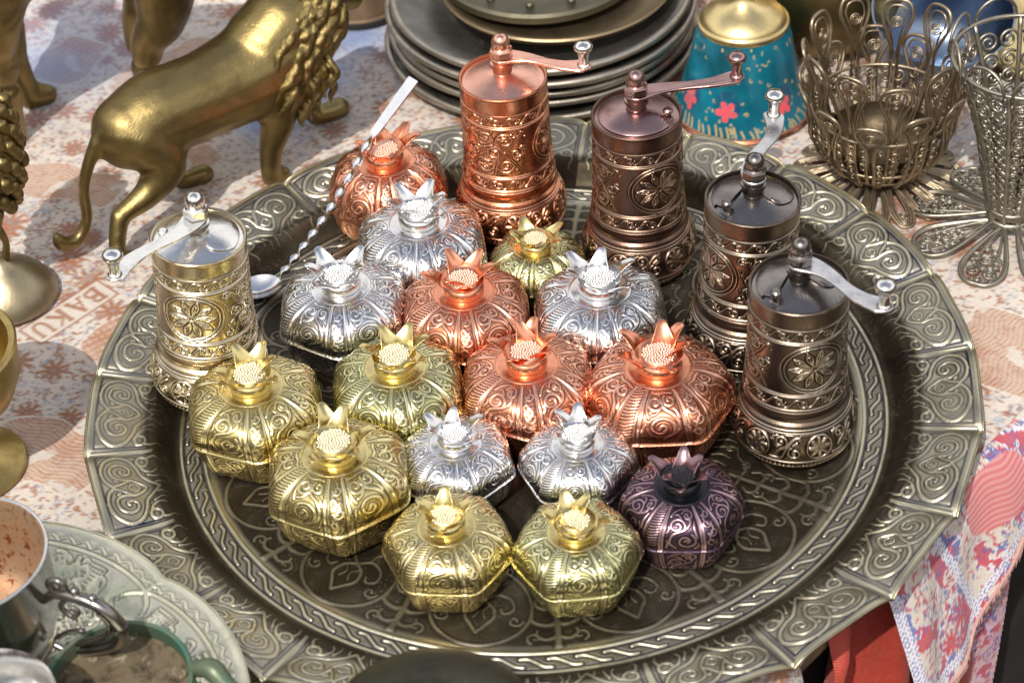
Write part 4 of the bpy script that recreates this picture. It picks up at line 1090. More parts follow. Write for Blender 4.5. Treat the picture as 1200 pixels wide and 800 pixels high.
def filigree_holder():
    t = thing('filigree_holder', 'open wirework cup holder with looped petals behind the right of the tray', 'cup holder', (20.3, 17.0, -.45))
    foot = MB()
    n = 18
    for k in range(n):
        a = 2 * PI * k / n; d = np.array([math.cos(a), math.sin(a), 0]); s = np.array([-d[1], d[0], 0])
        for sc in (1.0, .72, .45):
            pts = [(1.9, -.12), (2.6, -.40 * sc), (3.5, -.62 * sc), (4.15 + .35 * sc, -.42 * sc), (4.3 + .45 * sc, 0), (4.15 + .35 * sc, .42 * sc), (3.5, .62 * sc), (2.6, .40 * sc), (1.9, .12)]
            P = smooth_curve([tuple(d * x * (1 if x < 3 else 1) + s * y + np.array([0, 0, 1.35 - .30 * x])) for x, y in pts], 4)
            foot.tube(P, .12 if sc == 1 else .08, 6)
        coil2(foot, d * 4.0 + np.array([0, 0, .18]), d, s, .3, 1.6, .05)
    foot.obj('petal_foot', M['filigree'], t, 0)
    bowl = MB(); r_ = random.Random(21)
    # tall hairpin petals : two wires rise, spread and meet in a leaf-shaped loop that leans outward
    for ring, (n, zt, off, rb) in enumerate(((11, 9.0, 0, 0), (11, 6.6, .5, .18))):
        for k in range(n):
            a = 2 * PI * (k + off) / n + .1; H = zt + r_.uniform(-.35, .35)
            def pt(w, z):
                t_ = z / H
                r = np.interp(z, [.9, 1.3, 2.3, 3.6, 5.2, 7.0], [1.7, 2.5, 3.35, 3.8, 3.85, 3.8]) + rb + 1.5 * max(0, t_ - .72) ** 1.3 * 2.2
                return np.array([r * math.cos(a) - w * math.sin(a), r * math.sin(a) + w * math.cos(a), z])
            ws = [(.10, .95), (.16, 1.8), (.22, 3.2), (.20, .55 * H), (.24, .70 * H), (.55, .80 * H), (.84, .90 * H), (.62, .98 * H), (.0, 1.0 * H)]
            pts = [pt(-w, z) for w, z in ws] + [pt(w, z) for w, z in ws[-2::-1]]
            bowl.tube(smooth_curve(pts, 5), .105, 6)
            ws2 = [(.10, .95), (.10, .60 * H), (.30, .80 * H), (.55, .89 * H), (.40, .95 * H), (.0, .965 * H)]
            pts = [pt(-w, z) for w, z in ws2] + [pt(w, z) for w, z in ws2[-2::-1]]
            bowl.tube(smooth_curve(pts, 5), .06, 5)
            c0, c1, c2 = pt(0, .86 * H), pt(.3, .86 * H), pt(0, .93 * H)
            e1 = (c1 - c0) / np.linalg.norm(c1 - c0); e2 = (c2 - c0) / np.linalg.norm(c2 - c0)
            coil2(bowl, c0, e1, e2, .36, 2.4, .05, r_.uniform(0, 6))
    n = 15
    for k in range(n):
        am = 2 * PI * k / n
        for z in np.arange(1.35, 4.6, .52):
            r0 = np.interp(z, [.9, 1.3, 2.3, 3.6, 5.2], [1.7, 2.5, 3.35, 3.8, 3.85]); wd = r0 * PI / n
            m1 = np.array([-math.sin(am), math.cos(am), 0]); m2 = np.array([.3 * math.cos(am), .3 * math.sin(am), .95])
            for sx in (-1, 1):
                if r_.random() < .85: coil2(bowl, np.array([r0 * math.cos(am), r0 * math.sin(am), z + .16 * sx]) + m1 * wd * .48 * sx, m1, m2, wd * .44 * r_.uniform(.8, 1.1), 1.5, .06, r_.uniform(0, 6), sx)
    for r, z, w in ((1.75, .95, .2), (2.6, 1.35, .09), (3.4, 2.4, .09), (3.88, 4.85, .10)):
        th = np.linspace(0, 2 * PI, 73)[:-1]; bowl.tube(np.stack([r * np.cos(th), r * np.sin(th), np.full(72, z)], 1), w, 6, closed=True)
    bowl.obj('basket', M['filigree'], t, 0)
    i = MB(); i.lathe([(0, .9), (1.5, .9), (2.4, 1.4), (2.9, 2.2), (3.0, 3.0), (2.92, 3.0), (2.75, 2.3), (2.2, 1.6), (0, 1.2)], 48); i.obj('inner_shade', M['inner_shade'], t, 60)  # dark inner shell added to stand for the shaded inside of the basket
filigree_holder()

def filigree_vase():
    t = thing('filigree_vase', 'tall pale wirework vase on a star-shaped foot at the right edge', 'vase', (26.4, 11.6, -.45))
    f = MB(); n = 8
    for k in range(n):
        a = 2 * PI * k / n + .25; d = np.array([math.cos(a), math.sin(a), 0]); s = np.array([-d[1], d[0], 0])
        for sc, w in ((1.0, .13), (.90, .08), (.5, .07)):
            pts = [(.9, 0), (2.4, -.65 * sc), (4.0, -1.15 * sc), (4.9, -1.0 * sc), (5.35, -.5 * sc), (5.1 + .3 * sc, 0), (5.35, .5 * sc), (4.9, 1.0 * sc), (4.0, 1.15 * sc), (2.4, .65 * sc), (.9, 0)]
            f.tube(smooth_curve([tuple(d * x + s * y + np.array([0, 0, .95 - .15 * x])) for x, y in pts], 4), w, 6)
        z = .3
        for x, y, R in ((4.5, .5, .45), (4.5, -.5, .45), (3.6, 0, .42), (3.5, .55, .3), (3.5, -.55, .3), (4.1, 0, .3), (2.9, .25, .25), (2.8, -.25, .25), (3.9, .62, .22), (3.9, -.62, .22), (5.0, 0, .22)):
            coil2(f, d * x + s * y + np.array([0, 0, .95 - .15 * x]), d, s, R, 1.7, .055, a, 1 if y >= 0 else -1)
    f.obj('star_foot', M['filigree_grey'], t, 0)
    b = MB(); prof = [(1.0, .8), (1.25, 1.6), (1.6, 3.4), (2.1, 6.0), (2.9, 8.8), (3.8, 11.0)]; n = 9
    pz = [p[1] for p in prof]; pr = [p[0] for p in prof]
    r_ = random.Random(9)
    for k in range(n):
        a = 2 * PI * k / n + .05
        b.tube(np.array([[np.interp(z, pz, pr) * math.cos(a), np.interp(z, pz, pr) * math.sin(a), z] for z in np.linspace(.8, 11, 24)]), .13, 6)
        am = a + PI / n; z = 1.4
        while z < 10.6:
            r0 = np.interp(z, pz, pr) * .97; wd = r0 * PI / n; m1 = np.array([-math.sin(am), math.cos(am), 0]); m2 = np.array([.2 * math.cos(am), .2 * math.sin(am), .97])
            for sx in (-1, 1):
                coil2(b, np.array([r0 * math.cos(am), r0 * math.sin(am), z]) + m1 * wd * .5 * sx, m1, m2, wd * .5, 1.7, .085, r_.uniform(0, 6), sx)
            z += wd * .95
        # crown loops at the top
        th = np.linspace(-.2, PI + .2, 16); c = np.array([3.8 * math.cos(am), 3.8 * math.sin(am), 11.0]); m1 = np.array([-math.sin(am), math.cos(am), 0])
        b.tube(np.array([c + m1 * 1.15 * math.cos(q) + np.array([0, 0, 1.2 * math.sin(q)]) for q in th]), .09, 6)
    for r, z, w in ((1.05, .85, .2), (3.8, 11.0, .12), (1.3, 1.7, .12)):
        th = np.linspace(0, 2 * PI, 61)[:-1]; b.tube(np.stack([r * np.cos(th), r * np.sin(th), np.full(60, z)], 1), w, 6, closed=True)
    b.obj('body', M['filigree_grey'], t, 0)
filigree_vase()

def behind_right():
    t = thing('brass_pot', 'round brass pot in shade behind the enamel bell and the wirework holder', 'pot', (19.6, 31.5, -.45))
    m = MB(); m.lathe([(0, 0), (2.6, 0), (2.9, .2), (4.2, 1.8), (4.8, 4.0), (4.3, 6.3), (3.2, 7.6), (2.9, 8.0), (3.3, 8.6), (3.2, 8.75), (2.7, 8.1), (0, 7.9)], 64); m.obj('body', M['lion'], t, 50)
    t = thing('blue_steel_bowl', 'polished blue-grey steel bowl behind the wirework holder', 'bowl', (25.3, 27.2, -.45), 0, None, (math.radians(18), 0))
    m = MB(); m.lathe([(0, .4), (1.8, .4), (3.1, 1.5), (3.8, 3.4), (4.0, 5.2), (4.1, 5.25), (3.95, 3.3), (3.2, 1.35), (1.9, .2), (0, .2)][::-1], 64); m.obj('shell', M['bluebowl'], t, 50)
    t = thing('brass_saucer', 'pale brass saucer at the top right behind the wirework vase', 'saucer', (32.3, 27.5, -.45))
    m = MB(); m.lathe([(0, 0), (2.4, 0), (4.2, 1.0), (4.6, 1.5), (4.5, 1.6), (4.0, 1.15), (2.4, .25), (0, .25)], 60); m.obj('dish', M['bellbrass'], t, 50)
behind_right()

# ------------------------------------------------------------------ lower left : plated tray, cup, ring, bowl
def small_tray():
    t = thing('plated_tray', 'grey-green plated tray with engraved lobes in the lower left corner, overlapping the big tray', 'tray', (-26.9, -22.2, 2.15), 0, None, (math.radians(-1.5), math.radians(1)))
    W = 10.6; T = Tile(W, 6.5, .03)
    def st(p, w=.09, tp=.2): T.stroke(smooth_curve(p), w, tp)
    T.stroke([(0, 5.45), (W, 5.45)], .07); T.stroke([(i / 60 * W, 5.85 + .12 * math.sin(i * 1.3)) for i in range(61)], .05)
    for x0 in (0, W):
        st([(x0, 6.4), (x0 + .1, 5.4), (x0 + .8, 4.6), (x0 + 1.0, 3.6), (x0 + .4, 2.8)], .08); st([(x0, 6.4), (x0 - .1, 5.4), (x0 - .8, 4.6), (x0 - 1.0, 3.6), (x0 - .4, 2.8)], .08)
    r_ = random.Random(12)
    for k in range(64):
        x = r_.uniform(.9, W - .9); y = r_.uniform(.6, 5.0); R = r_.uniform(.22, .5)
        T.stroke(spiral(x, y, R, r_.uniform(0, 6), r_.uniform(.8, 1.5), r_.choice((-1, 1))), .08, .4)
        st([(x, y - R), (x + r_.uniform(-.6, .6), y - R - .4), (x + r_.uniform(-1, 1), y - R - .8)], .08, .6)
    for cx in (2.6, 8.0):
        for i in range(7):
            for j in range(6):
                T.stroke([(cx + i * .2, 4.0 + j * .2), (cx + i * .2 + .02, 4.0 + j * .2)], .06)
    nu, N8 = 900, 8
    rr = np.concatenate([np.arange(.5, 7, .5), np.arange(7, 14.2, .06)]); th = np.linspace(0, 2 * PI, nu, endpoint=False); TH, R = np.meshgrid(th, rr, indexing='ij')
    u = np.mod((TH - math.radians(45)) / (2 * PI) * N8, 1); lob = np.abs(np.sin(u * PI)) ** .55
    f = sm(8, 14, R); Rr = R * (1 + f * (.045 * lob - .03))
    D = T.samp(u * W * .9999, R - 7.6); rel = relief(D, .8) * (R > 7.7) * (R < 13.9)
    ed_ = sm(13.75, 13.95, R); rel = np.where(ed_ > .02, np.maximum(rel, ed_ * .9), rel)
    z = .55 * sm(9.5, 13.5, R) + .1 * f * lob + rel * .07 + .03 * fbm(R * np.cos(TH), R * np.sin(TH), 4, 3, .5)
    me = mesh_np('plated_surface', np.stack([Rr * np.cos(TH), Rr * np.sin(TH), z], -1).reshape(-1, 3), grid_faces(nu, len(rr)), {'relief': rel.ravel()})
    link('dish', me, M['smalltray'], t)
    E = np.stack([Rr * np.cos(TH), Rr * np.sin(TH), z], -1)[::3, -1]; n2 = len(E)
    m = MB(); m.tube(E, .06, 6, closed=True); rows = [E - [0, 0, .05]]
    for q, zz in ((.9, .1), (.6, -.1), (.01, -.1)): rows.append(E * [q, q, 0] + [0, 0, zz])
    m.add(np.stack(rows, 1).reshape(-1, 3), grid_faces(n2, 4, True, True)); m.obj('underside', M['smalltray'], t, 60)
small_tray()

def cup():
    t = thing('metal_cup', 'dark metal cup with an ornate scrolled handle and rust-stained inside, on the plated tray', 'cup', (-24.4, -15.6, 2.35)); t.scale = (.93, .93, .95)
    m = MB(); m.lathe([(0, 0), (2.6, 0), (2.9, .1), (2.95, .3), (2.8, .5), (3.2, 1.0), (3.5, 2.0), (3.62, 3.4), (3.66, 5.7), (3.72, 5.8)], 80); m.obj('wall', M['cup'], t, 50)
    m = MB(); m.lathe([(3.72, 5.8), (3.68, 5.88), (3.58, 5.86), (3.5, 5.6), (3.48, 3.2), (3.3, 1.4), (2.4, .7), (0, .6)], 80); m.obj('inside', M['cupin'], t, 50)
    m = MB(); a = np.linspace(0, 2 * PI, 81)[:-1]; m.tube(np.stack([3.68 * np.cos(a), 3.68 * np.sin(a), np.full(80, 5.84)], 1), .09, 8, closed=True); m.obj('rim', M['spoon'], t, 60)
    h = MB(); d = np.array([.93, -.37, 0.])
    def q(x, z): return tuple(d * (3.6 + (x - 3.6) * 1.08) + np.array([0, 0, z * .93]))
    h.tube(smooth_curve([q(3.6, 4.3), q(4.3, 5.0), q(5.3, 5.1), q(6.5, 4.7), q(7.1, 3.6), q(6.7, 2.4), q(5.4, 1.4), q(4.2, .9), q(3.5, 1.1)], 8), np.interp(np.linspace(0, 1, 65), [0, .15, .5, .8, 1], [.2, .26, .36, .24, .16]), 12)
    h.tube(smooth_curve([q(6.2, 4.4), q(6.6, 3.6), q(6.2, 2.7), q(5.2, 1.9), q(4.2, 1.3)], 6), .16, 8)
    h.tube(smooth_curve([q(4.3, 5.1), q(4.1, 5.7), q(4.6, 6.0), q(4.9, 5.6), q(4.6, 5.4)], 6), .17, 8)
    h.tube(smooth_curve([q(4.9, 4.9), q(4.4, 4.2), q(4.8, 3.6), q(5.2, 4.0), q(4.95, 4.3)], 6), .14, 8)
    h.ball(q(5.3, 5.5), .24, 12, 8); h.ball(q(6.1, 5.3), .22, 12, 8)
    h.tube(smooth_curve([q(3.7, 1.6), q(4.4, 2.3), q(5.2, 2.7)], 6), .13, 8)
    h.obj('handle', M['handle'], t, 0)
cup()

def ring():
    t = thing('verdigris_strainer', 'round green-patinated strainer with a brown mottled floor on the plated tray', 'strainer', (-18.3, -19.5, 2.6), .3, None, (math.radians(6), math.radians(-4)))
    m = MB(); m.lathe([(3.1, 0), (3.2, .25), (3.14, .5), (3.24, .62), (3.14, .75), (3.14, .95), (3.26, 1.05), (3.2, 1.16), (3.04, 1.12), (2.98, .8), (2.98, 0)], 72); m.obj('hoop', M['verdi'], t, 50)
    m = MB(); m.lathe([(0, .35), (1.2, .3), (2.4, .2), (3.0, .3), (3.0, .1), (0, .1)][::-1], 60); m.obj('floor', M['brownfloor'], t, 50)
    m = MB(); m.tube([(-2.6, 1.6, .5), (-.6, -2.6, .5)], .22, 10); m.ball((-1.6, -.4, .55), .3); m.obj('bar', M['verdi'], t, 60)
    m = MB(); m.tube(smooth_curve([(3.2, -.4, .9), (3.9, -.9, 1.1), (4.3, -1.7, .7), (4.9, -2.3, .4)], 6), np.interp(np.linspace(0, 1, 19), [0, .4, 1], [.35, .5, .28]), 10); m.obj('lug', M['verdi'], t, 60)
ring()

def silver_bowl():
    t = thing('silver_cup', 'bright silver cup whose rim shows at the bottom left corner', 'cup', (-23.0, -22.4, 2.5))
    m = MB(); m.lathe([(0, 0), (1.8, 0), (2.4, .6), (2.7, 2), (2.75, 3.4), (2.95, 3.7), (2.9, 3.8), (2.6, 3.4), (2.5, 2), (2.2, .8), (0, .3)], 70); m.obj('shell', M['mill_nickel_plain'], t, 50)
silver_bowl()

def dark_bowl():
    t = thing('lidded_pot', 'blackish olive pot with a domed lid, just entering at the bottom edge before the tray', 'pot', (-5.0, -26.1, -.5))
    m = MB(); m.lathe([(0, 0), (3.0, 0), (3.3, .15), (3.5, 1.5), (4.0, 3.6), (4.1, 5.6), (3.9, 6.9), (3.7, 7.0), (0, 7.0)], 80)
    m.obj('body', M['darkbowl'], t, 50)
    m = MB(); m.lathe([(0, 1.72), (1.4, 1.66), (1.5, 1.60), (1.62, 1.63), (2.6, 1.42), (3.5, 1.12), (4.05, .80), (4.2, .62), (4.32, .55), (4.36, .40), (4.28, .26), (4.0, .1), (0, .1)][::-1], 80, at=(0, 0, 6.95))
    m.obj('lid', M['darkbowl'], t, 50)
dark_bowl()

# ------------------------------------------------------------------ cloths
EN = np.array([.7041, -.7101]); ET = np.array([.7101, .7041]); ED = 19.3      # table edge: p.EN = ED
WHITE = np.array([.64, .575, .51]); RUST = np.array([.33, .115, .042]); GREY = np.array([.22, .21, .25]); BLUE = np.array([.16, .27, .52]); PINK = np.array([.55, .42, .32])

def print_cloth(X, Y, seed=1, scarf=False):
    """printed floral cotton: returns colours for points in cm"""
    n = X.shape; col = np.empty(n + (3,)); col[:] = WHITE
    r_ = random.Random(seed)
    x0, x1, y0, y1 = X.min(), X.max(), Y.min(), Y.max(); W, H = x1 - x0 + .01, y1 - y0 + .01
    def lay(T, c, k=1.0):
        nonlocal col
        D = T.samp(X - x0, Y - y0); g = (np.clip(1.5 - D, 0, 1) * k)[..., None]; col = col * (1 - g) + c * g
    warm = fbm(X, Y, seed + 2, 2, .28)
    P_ = 13.0 if scarf else 23.0; rs = .045 if scarf else .05
    a, b, c_ = Tile(P_, P_, rs), Tile(P_, P_, rs), Tile(P_, P_, rs)
    def put(T, pts, *k):
        pts = np.asarray(pts, float)
        for ox in (-P_, 0, P_):
            for oy in (-P_, 0, P_):
                q = pts + [ox, oy]
                if q[:, 0].max() > -1 and q[:, 0].min() < P_ + 1 and q[:, 1].max() > -1 and q[:, 1].min() < P_ + 1: T.stroke(q, *k)
    for i in range(int(P_ * P_ / (.13 if scarf else .115))):
        x, y = r_.uniform(0, P_), r_.uniform(0, P_); q = r_.random(); an = r_.uniform(0, 6.3)
        if q < .010:                                  # flower
            R = r_.uniform(.5, .95)
            for p in range(9):
                aa = an + p * 2 * PI / 9
                put(a, [(x + .3 * R * math.cos(aa), y + .3 * R * math.sin(aa)), (x + R * math.cos(aa), y + R * math.sin(aa))], .10 * R + .03, -.5)
            put(b, [(x, y), (x + .02, y)], .13 * R); th = np.linspace(0, 2 * PI, 14); put(b, np.stack([x + 1.2 * R * np.cos(th), y + 1.2 * R * np.sin(th)], 1), .022)
        elif q < .50:                                 # leaf or bud
            l = r_.uniform(.12, .40); put(a, smooth_curve([(x, y), (x + l * .5 * math.cos(an + .5), y + l * .5 * math.sin(an + .5)), (x + l * math.cos(an), y + l * math.sin(an))], 4), r_.uniform(.035, .085), .4)
        elif q < .84:                                 # grey outline scroll
            put(b, spiral(x, y, r_.uniform(.12, .42), an, r_.uniform(.5, 1.1), r_.choice((-1, 1)), .3, 8), .022)
        else:
            put(c_, spiral(x, y, r_.uniform(.08, .22), an, .8, 1, .3, 6), .04)
    def lay(T, c, k=1.0):
        nonlocal col
        D = T.samp(np.mod(X, P_), np.mod(Y, P_)); g = (np.clip(1.5 - D, 0, 1) * k)[..., None]; col = col * (1 - g) + c * g
    if scarf:
        z1 = fbm(X, Y, seed + 5, 3, 1.7)[..., None]; z2 = fbm(X, Y, seed + 6, 3, 1.9)[..., None]
        col = np.where(z1 > .28, np.array([.52, .09, .12]), col); col = np.where(z2 > .42, np.array([.16, .19, .42]), col)
        g1 = (np.abs(z1 - .28) < .05) | (np.abs(z2 - .42) < .05); col = np.where(g1, np.array([.72, .68, .74]), col)
        lay(c_, np.array([.12, .10, .35])); lay(a, np.array([.52, .05, .08])); lay(b, np.array([.10, .13, .35]))
        return col
    lay(c_, BLUE, .55); lay(a, RUST, .95); lay(b, GREY, .9)
    # blocks of ribbed "carpet" stripes, each a blob
    blobs = [((-24.3, -.6), (3.4, 2.1), -.55, 1), ((-20.4, 8.6), (3.4, 1.5), .60, 0), ((-25.8, 22.0), (3.6, 1.6), -.4, 1), ((24.4, 1.6), (2.9, 3.3), .9, 1), ((-20.5, 33), (4, 2.2), .6, 1), ((-19.0, 23.0), (2.2, 1.3), .6, 1),
             ((26, 24), (3, 2), .3, 1), ((-14, 36), (3, 2.0), .5, 0), ((-27, 35), (2.5, 2), 1, 0)]
    for (cx, cy), (sx, sy), an, wavy in blobs:
        dx, dy = X - cx, Y - cy; p = dx * math.cos(an) + dy * math.sin(an); q = -dx * math.sin(an) + dy * math.cos(an)
        m = (np.abs(p) / sx) ** 4 + (np.abs(q) / sy + .10 * np.sin(p * 1.6)) ** 4 < 1
        st = .5 + .5 * np.sin((q + .22 * np.sin(p * 2.2)) * 2 * PI / .27) if wavy else .5 + .5 * np.maximum(np.sin(q * 2 * PI / .42), np.sin(p * 2 * PI / .36) * .8)
        st = st ** 1.1 * .92; cc = RUST * 1.15 * st[..., None] + (PINK * 1.05) * (1 - st[..., None])
        brk = (fbm(p * 2, q * 2, seed + 31, 3) > -.55)[..., None]; cc = np.where(brk, cc, WHITE * .95); col[m] = (col * .25 + cc * .75)[m]
        e = np.abs((np.abs(p) / sx) ** 4 + (np.abs(q) / sy + .10 * np.sin(p * 1.6)) ** 4 - 1) < .12
        col[e] = WHITE * 1.02
    # title cartouche with the letters
    cx, cy = -24.35, 10.35; an = math.radians(-135)       # text runs toward the lower left
    e1 = np.array([math.cos(an), math.sin(an)]); e2 = np.array([-e1[1], e1[0]])
    dx, dy = X - cx, Y - cy; p = dx * e1[0] + dy * e1[1]; q = dx * e2[0] + dy * e2[1]
    m = (np.abs(p) < 2.7) & (np.abs(q) < .95); col[m] = WHITE * .97
    L = Tile(5.6, 2.1, .03)
    def s(pts, w=.10): L.stroke(np.array(pts, float), w)
    s([(.12, .1), (5.45, .1), (5.45, 1.95), (.12, 1.95), (.12, .1)], .07)
    def glyph(g, x):
        if g == 'B': s([(x, .45), (x, 1.6)], .13); s(smooth_curve([(x, 1.6), (x + .45, 1.55), (x + .5, 1.25), (x, 1.05)], 5)); s(smooth_curve([(x, 1.05), (x + .55, 1.0), (x + .6, .6), (x, .45)], 5)); s([(x - .15, .45), (x + .1, .45)], .06); s([(x - .15, 1.6), (x + .1, 1.6)], .06)
        if g == 'A': s([(x, .45), (x + .38, 1.6)], .07); s([(x + .38, 1.6), (x + .76, .45)], .13); s([(x + .15, .85), (x + .6, .85)], .06); s([(x - .12, .45), (x + .14, .45)], .06); s([(x + .6, .45), (x + .92, .45)], .06)
        if g == 'K': s([(x, .45), (x, 1.6)], .13); s([(x + .65, 1.6), (x, .95)], .07); s([(x + .2, 1.1), (x + .7, .45)], .13); s([(x - .15, .45), (x + .15, .45)], .06); s([(x - .15, 1.6), (x + .15, 1.6)], .06)
        if g == 'U': s(smooth_curve([(x, 1.6), (x, .8), (x + .2, .48), (x + .5, .48), (x + .68, .8), (x + .68, 1.6)], 5), .10); s([(x - .15, 1.6), (x + .15, 1.6)], .06); s([(x + .55, 1.6), (x + .83, 1.6)], .06)
    for g, x in (('B', .75), ('A', 1.75), ('K', 3.1), ('U', 4.25)): glyph(g, x)
    ok = (np.abs(p) < 2.79) & (np.abs(q) < 1.04)
    D = L.samp(np.where(ok, p + 2.8, 0), np.where(ok, q + 1.05, .3)); g = np.where(ok, np.clip(1.5 - D, 0, 1), 0)[..., None]
    col = col * (1 - g * .9) + RUST * .9 * g * .9
    # two ruled bands beside the cartouche
    for off in (-1.35, -1.62): 
        mm = (np.abs(q - off) < .07) & (np.abs(p) < 6.5); col[mm] = PINK * .8
    # blue wash areas; beside the lion its bluish cast shade is painted in
    for (cx, cy, R) in ((-28.0, 36.5, 5.2), (-11.5, 31.0, 2.2), (-9.0, 35.5, 2.5), (-14, 27.0, 2.0), (30.5, 22, 3)):
        gg = np.exp(-((X - cx) ** 2 + (Y - cy) ** 2) / (R * R)) * (.75 + .5 * warm); gg = np.clip(gg, 0, .8)[..., None]
        col = col * (1 - gg) + np.array([.20, .33, .60]) * gg
    return np.clip(col * (1 + .07 * fbm(X, Y, 77, 3, 1.0)[..., None]), 0, .85)

def tablecloth():
    e = .1
    # sheet coordinates: a along the table edge direction ET, b = distance inward from the edge (negative = hanging)
    a = np.arange(-34, 62, .115); b = np.arange(-16, 84, .115)
    A, B = np.meshgrid(a, b, indexing='ij')
    Xf = EN[0] * (ED - B) + ET[0] * A; Yf = EN[1] * (ED - B) + ET[1] * A
    col = print_cloth(Xf, Yf, 3)
    hang = np.clip(-B, 0, None)
    fold = np.sin(A * .75 + .6 * np.sin(A * .21)) * np.clip(hang / 6, 0, 1)
    out = np.where(hang > 0, .5 * (1 - np.exp(-hang)) + fold * .9 + .06 * hang, 0)
    X = EN[0] * (ED - np.maximum(B, 0) + out) + ET[0] * A; Y = EN[1] * (ED - np.maximum(B, 0) + out) + ET[1] * A
    zt = -.55 + .05 * fbm(Xf, Yf, 55, 3, .45) + .10 * np.exp(-((Yf - .5 * Xf - 33) / .8) ** 2)
    Z = zt - np.where(hang > 0, hang - .4 * (1 - np.exp(-hang)), 0)
    vis = (Xf > -46) & (Xf < 44) & (Yf > -27) & (Yf < 54) & ((B > -1.2) | (A < -4.2))
    nu, nv = A.shape; F = grid_faces(nu, nv, False)
    keep = vis.ravel()[F].all(1); F = F[keep]
    used = np.unique(F); mp = np.full(nu * nv, -1); mp[used] = np.arange(len(used)); F = mp[F]
    V = np.stack([X, Y, Z], -1).reshape(-1, 3)[used]
    me = mesh_np('tablecloth', V, F[:, ::-1], {'print': col.reshape(-1, 3)[used]})
    o = link('tablecloth', me, M['cloth']); tag(o, 'white cotton tablecloth printed with rust flowers, ribbed patches and the word BAKU', 'tablecloth')
tablecloth()

